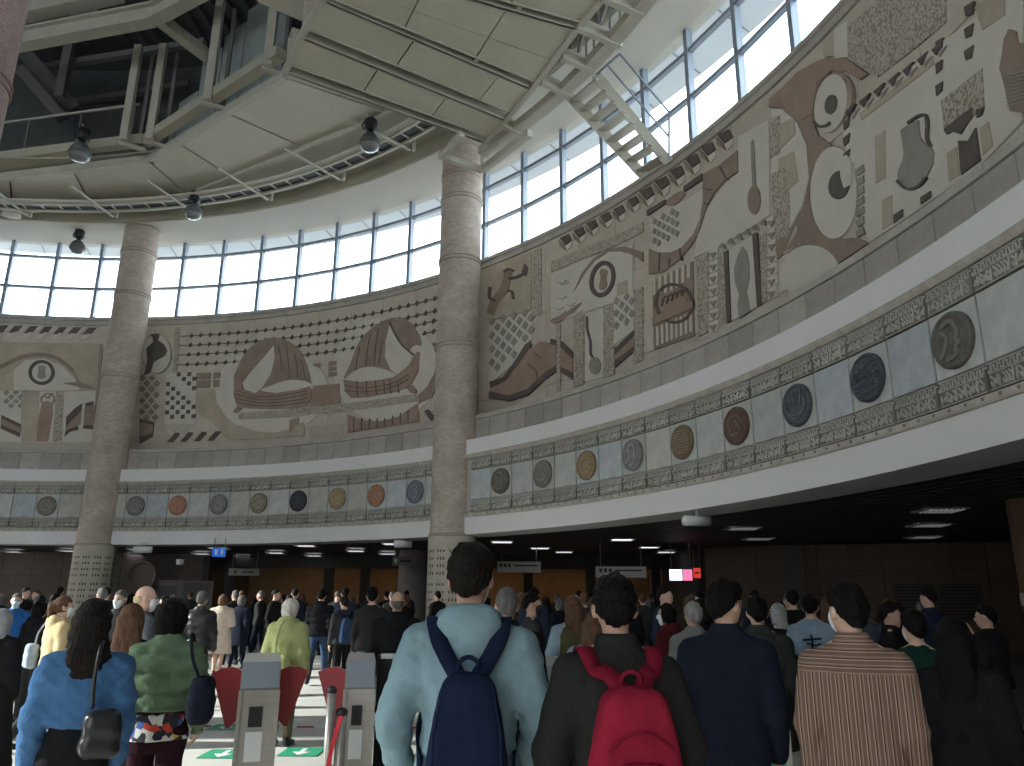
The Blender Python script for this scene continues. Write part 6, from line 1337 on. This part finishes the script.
# print on the pale T-shirt, small mark on the green sweater
pr = MB(); yq = -.152
pr.ribbon([(-.09, yq-.005, 1.30), (0, yq-.012, 1.31), (.10, yq-.004, 1.32)], [(0, -1, 0)]*3, .022, .004); pr.ribbon([(.0, yq-.008, 1.36), (.01, yq-.012, 1.30), (.0, yq-.010, 1.22)], [(0, -1, 0)]*3, .02, .004); pr.ribbon([(-.05, yq-.008, 1.27), (.04, yq-.012, 1.25), (.09, yq-.006, 1.27)], [(0, -1, 0)]*3, .016, .004)
pr.build('shirt_print', NAVY, P29)
# ---- crowd farther back (copies of a few low-detail people)
G = 'people of the distant dark crowd under the gallery'; LBL = 'small distant person in dark clothes among the crowd under the gallery'
tops = [BLK, CHAR, DGREY, NAVY, BLK, F_('dim_blue', (.03, .04, .07)), F_('dim_brown', (.05, .035, .028)), CHAR]
protos = []
for i in range(8):
    protos.append(person(300, 597, 24, LBL, tops[i], [BLK, JEAN, DGREY, NAVY][i % 4], ['black', 'dark', 'brown', 'greydark'][i % 4], ['short', 'long', 'short', 'bob', 'scarf', 'short', 'long', 'crop'][i], ['mid', 'tan', 'fair'][i % 3], res=R3_, hem=[.86, .7, .8, .55, .3, .86, .8, .86][i], gender=[0, 1, 0, 1, 1, 0, 1, 0][i], thick=.035, cap=BLK if i == 4 else None, group=G, H=[1.76, 1.64, 1.72, 1.62, 1.6, 1.8, 1.66, 1.74][i], stride=.1, fold=.004))
spots = []; rc = random.Random(11)
taken = [(r.location.x, r.location.y) for r in PEOPLE[:-8]]+[tuple(pol(23.65, 47.85, 0)[:2]), tuple(pol(23.65, 85.45, 0)[:2])]
COLS = [pol(23.65, 47.85, 0), pol(23.65, 85.45, 0), Vector((pp.x, pp.y, 0))]
def try_spot(x0, x1, d0, d1, zone):
    for _ in range(60):
        p = along((rc.uniform(x0, x1), 600), rc.uniform(d0, d1))
        if p.x > 7 and p.y > 22: continue
        if all(math.hypot(p.x-a, p.y-b) > (.75 if i < len(taken)-len(spots)-2 else .9) for i, (a, b) in enumerate(taken)) and all(math.hypot(p.x-q.x, p.y-q.y) > 1.3 for q in COLS): taken.append((p.x, p.y)); spots.append((p, zone)); return
ZONES = ((-5, 60, 17, 26, 6, 'at the far left edge'), (85, 190, 15, 28, 7, 'behind the green puffer'), (235, 305, 19, 27, 13, 'behind the lime jacket'), (312, 440, 18, 28, 15, 'between lime jacket and hoodie'), (480, 545, 11, 24, 7, 'right beside the hoodie'), (545, 600, 11, 25, 8, 'behind the olive vest'),
         (625, 705, 11, 24, 13, 'between red backpack and suit'), (735, 830, 11, 18, 6, 'behind the pale T-shirt'), (860, 935, 12, 17, 4, 'under the wall vent'))
for x0, x1, d0, d1, n, zn in ZONES:
    for _ in range(n): try_spot(x0, x1, d0, d1, zn)
LOOK = ['short-haired distant person in black jacket', 'long-haired distant person in charcoal', 'distant person in dark grey jacket', 'bob-haired distant person in navy coat', 'distant person in black robe and headscarf', 'distant person in dim blue jacket', 'long-haired distant person in dark brown', 'crop-haired distant person in charcoal']
seen = {}
for i, (p, zn) in enumerate(spots): seen.setdefault((i % 8, zn), []).append((p.x/p.y, i))
ORD = ['leftmost', 'second from left', 'third from left', 'fourth from left', 'fifth from left']
for i, (p, zn) in enumerate(spots):
    src = protos[i % 8]; rz = math.atan2(-p.x, p.y)+math.radians(rc.choice((rc.gauss(0, 30), rc.gauss(0, 30), rc.uniform(-180, 180))))
    if i < 8: o = src
    else:
        o = dup(src)
        for ch in list(src.children): dup(ch, o)
    o.location = (p.x, p.y, 0); o.rotation_euler = (0, 0, rz)
    same = [k for _, k in sorted(seen[(i % 8, zn)])]
    o['label'] = LOOK[i % 8]+(', '+ORD[same.index(i)]+',' if len(same) > 1 else '')+' '+zn
# ---- sub-parts: small pieces hang on the part they belong to
SUB = {'mask_loop': 'face_mask', 'zip': 'front_pocket', 'emblem': 'front_pocket', 'lens': 'shade', 'yoke': 'housing', 'perforation': 'pedestal', 'louvre': 'diffuser', 'eye': 'body', 'arrow': 'sheet', 'mark': 'board', 'edge_trim': 'body', 'reader_window': 'body', 'shirt_print': 'shirt', 'rail_post': 'handrail', 'cap': 'pole', 'piping': 'pack_body', 'carry_loop': 'pack_body'}
base = lambda o: o.name.split('.')[0]
for root in [o for o in COL.objects if o.parent is None and o.get('category')]:
    kids = {}
    for c in root.children: kids.setdefault(base(c), c)
    for c in list(root.children):
        q = kids.get(SUB.get(base(c)))
        if q is not None and q is not c and q.matrix_basis == Matrix.Identity(4): c.parent = q
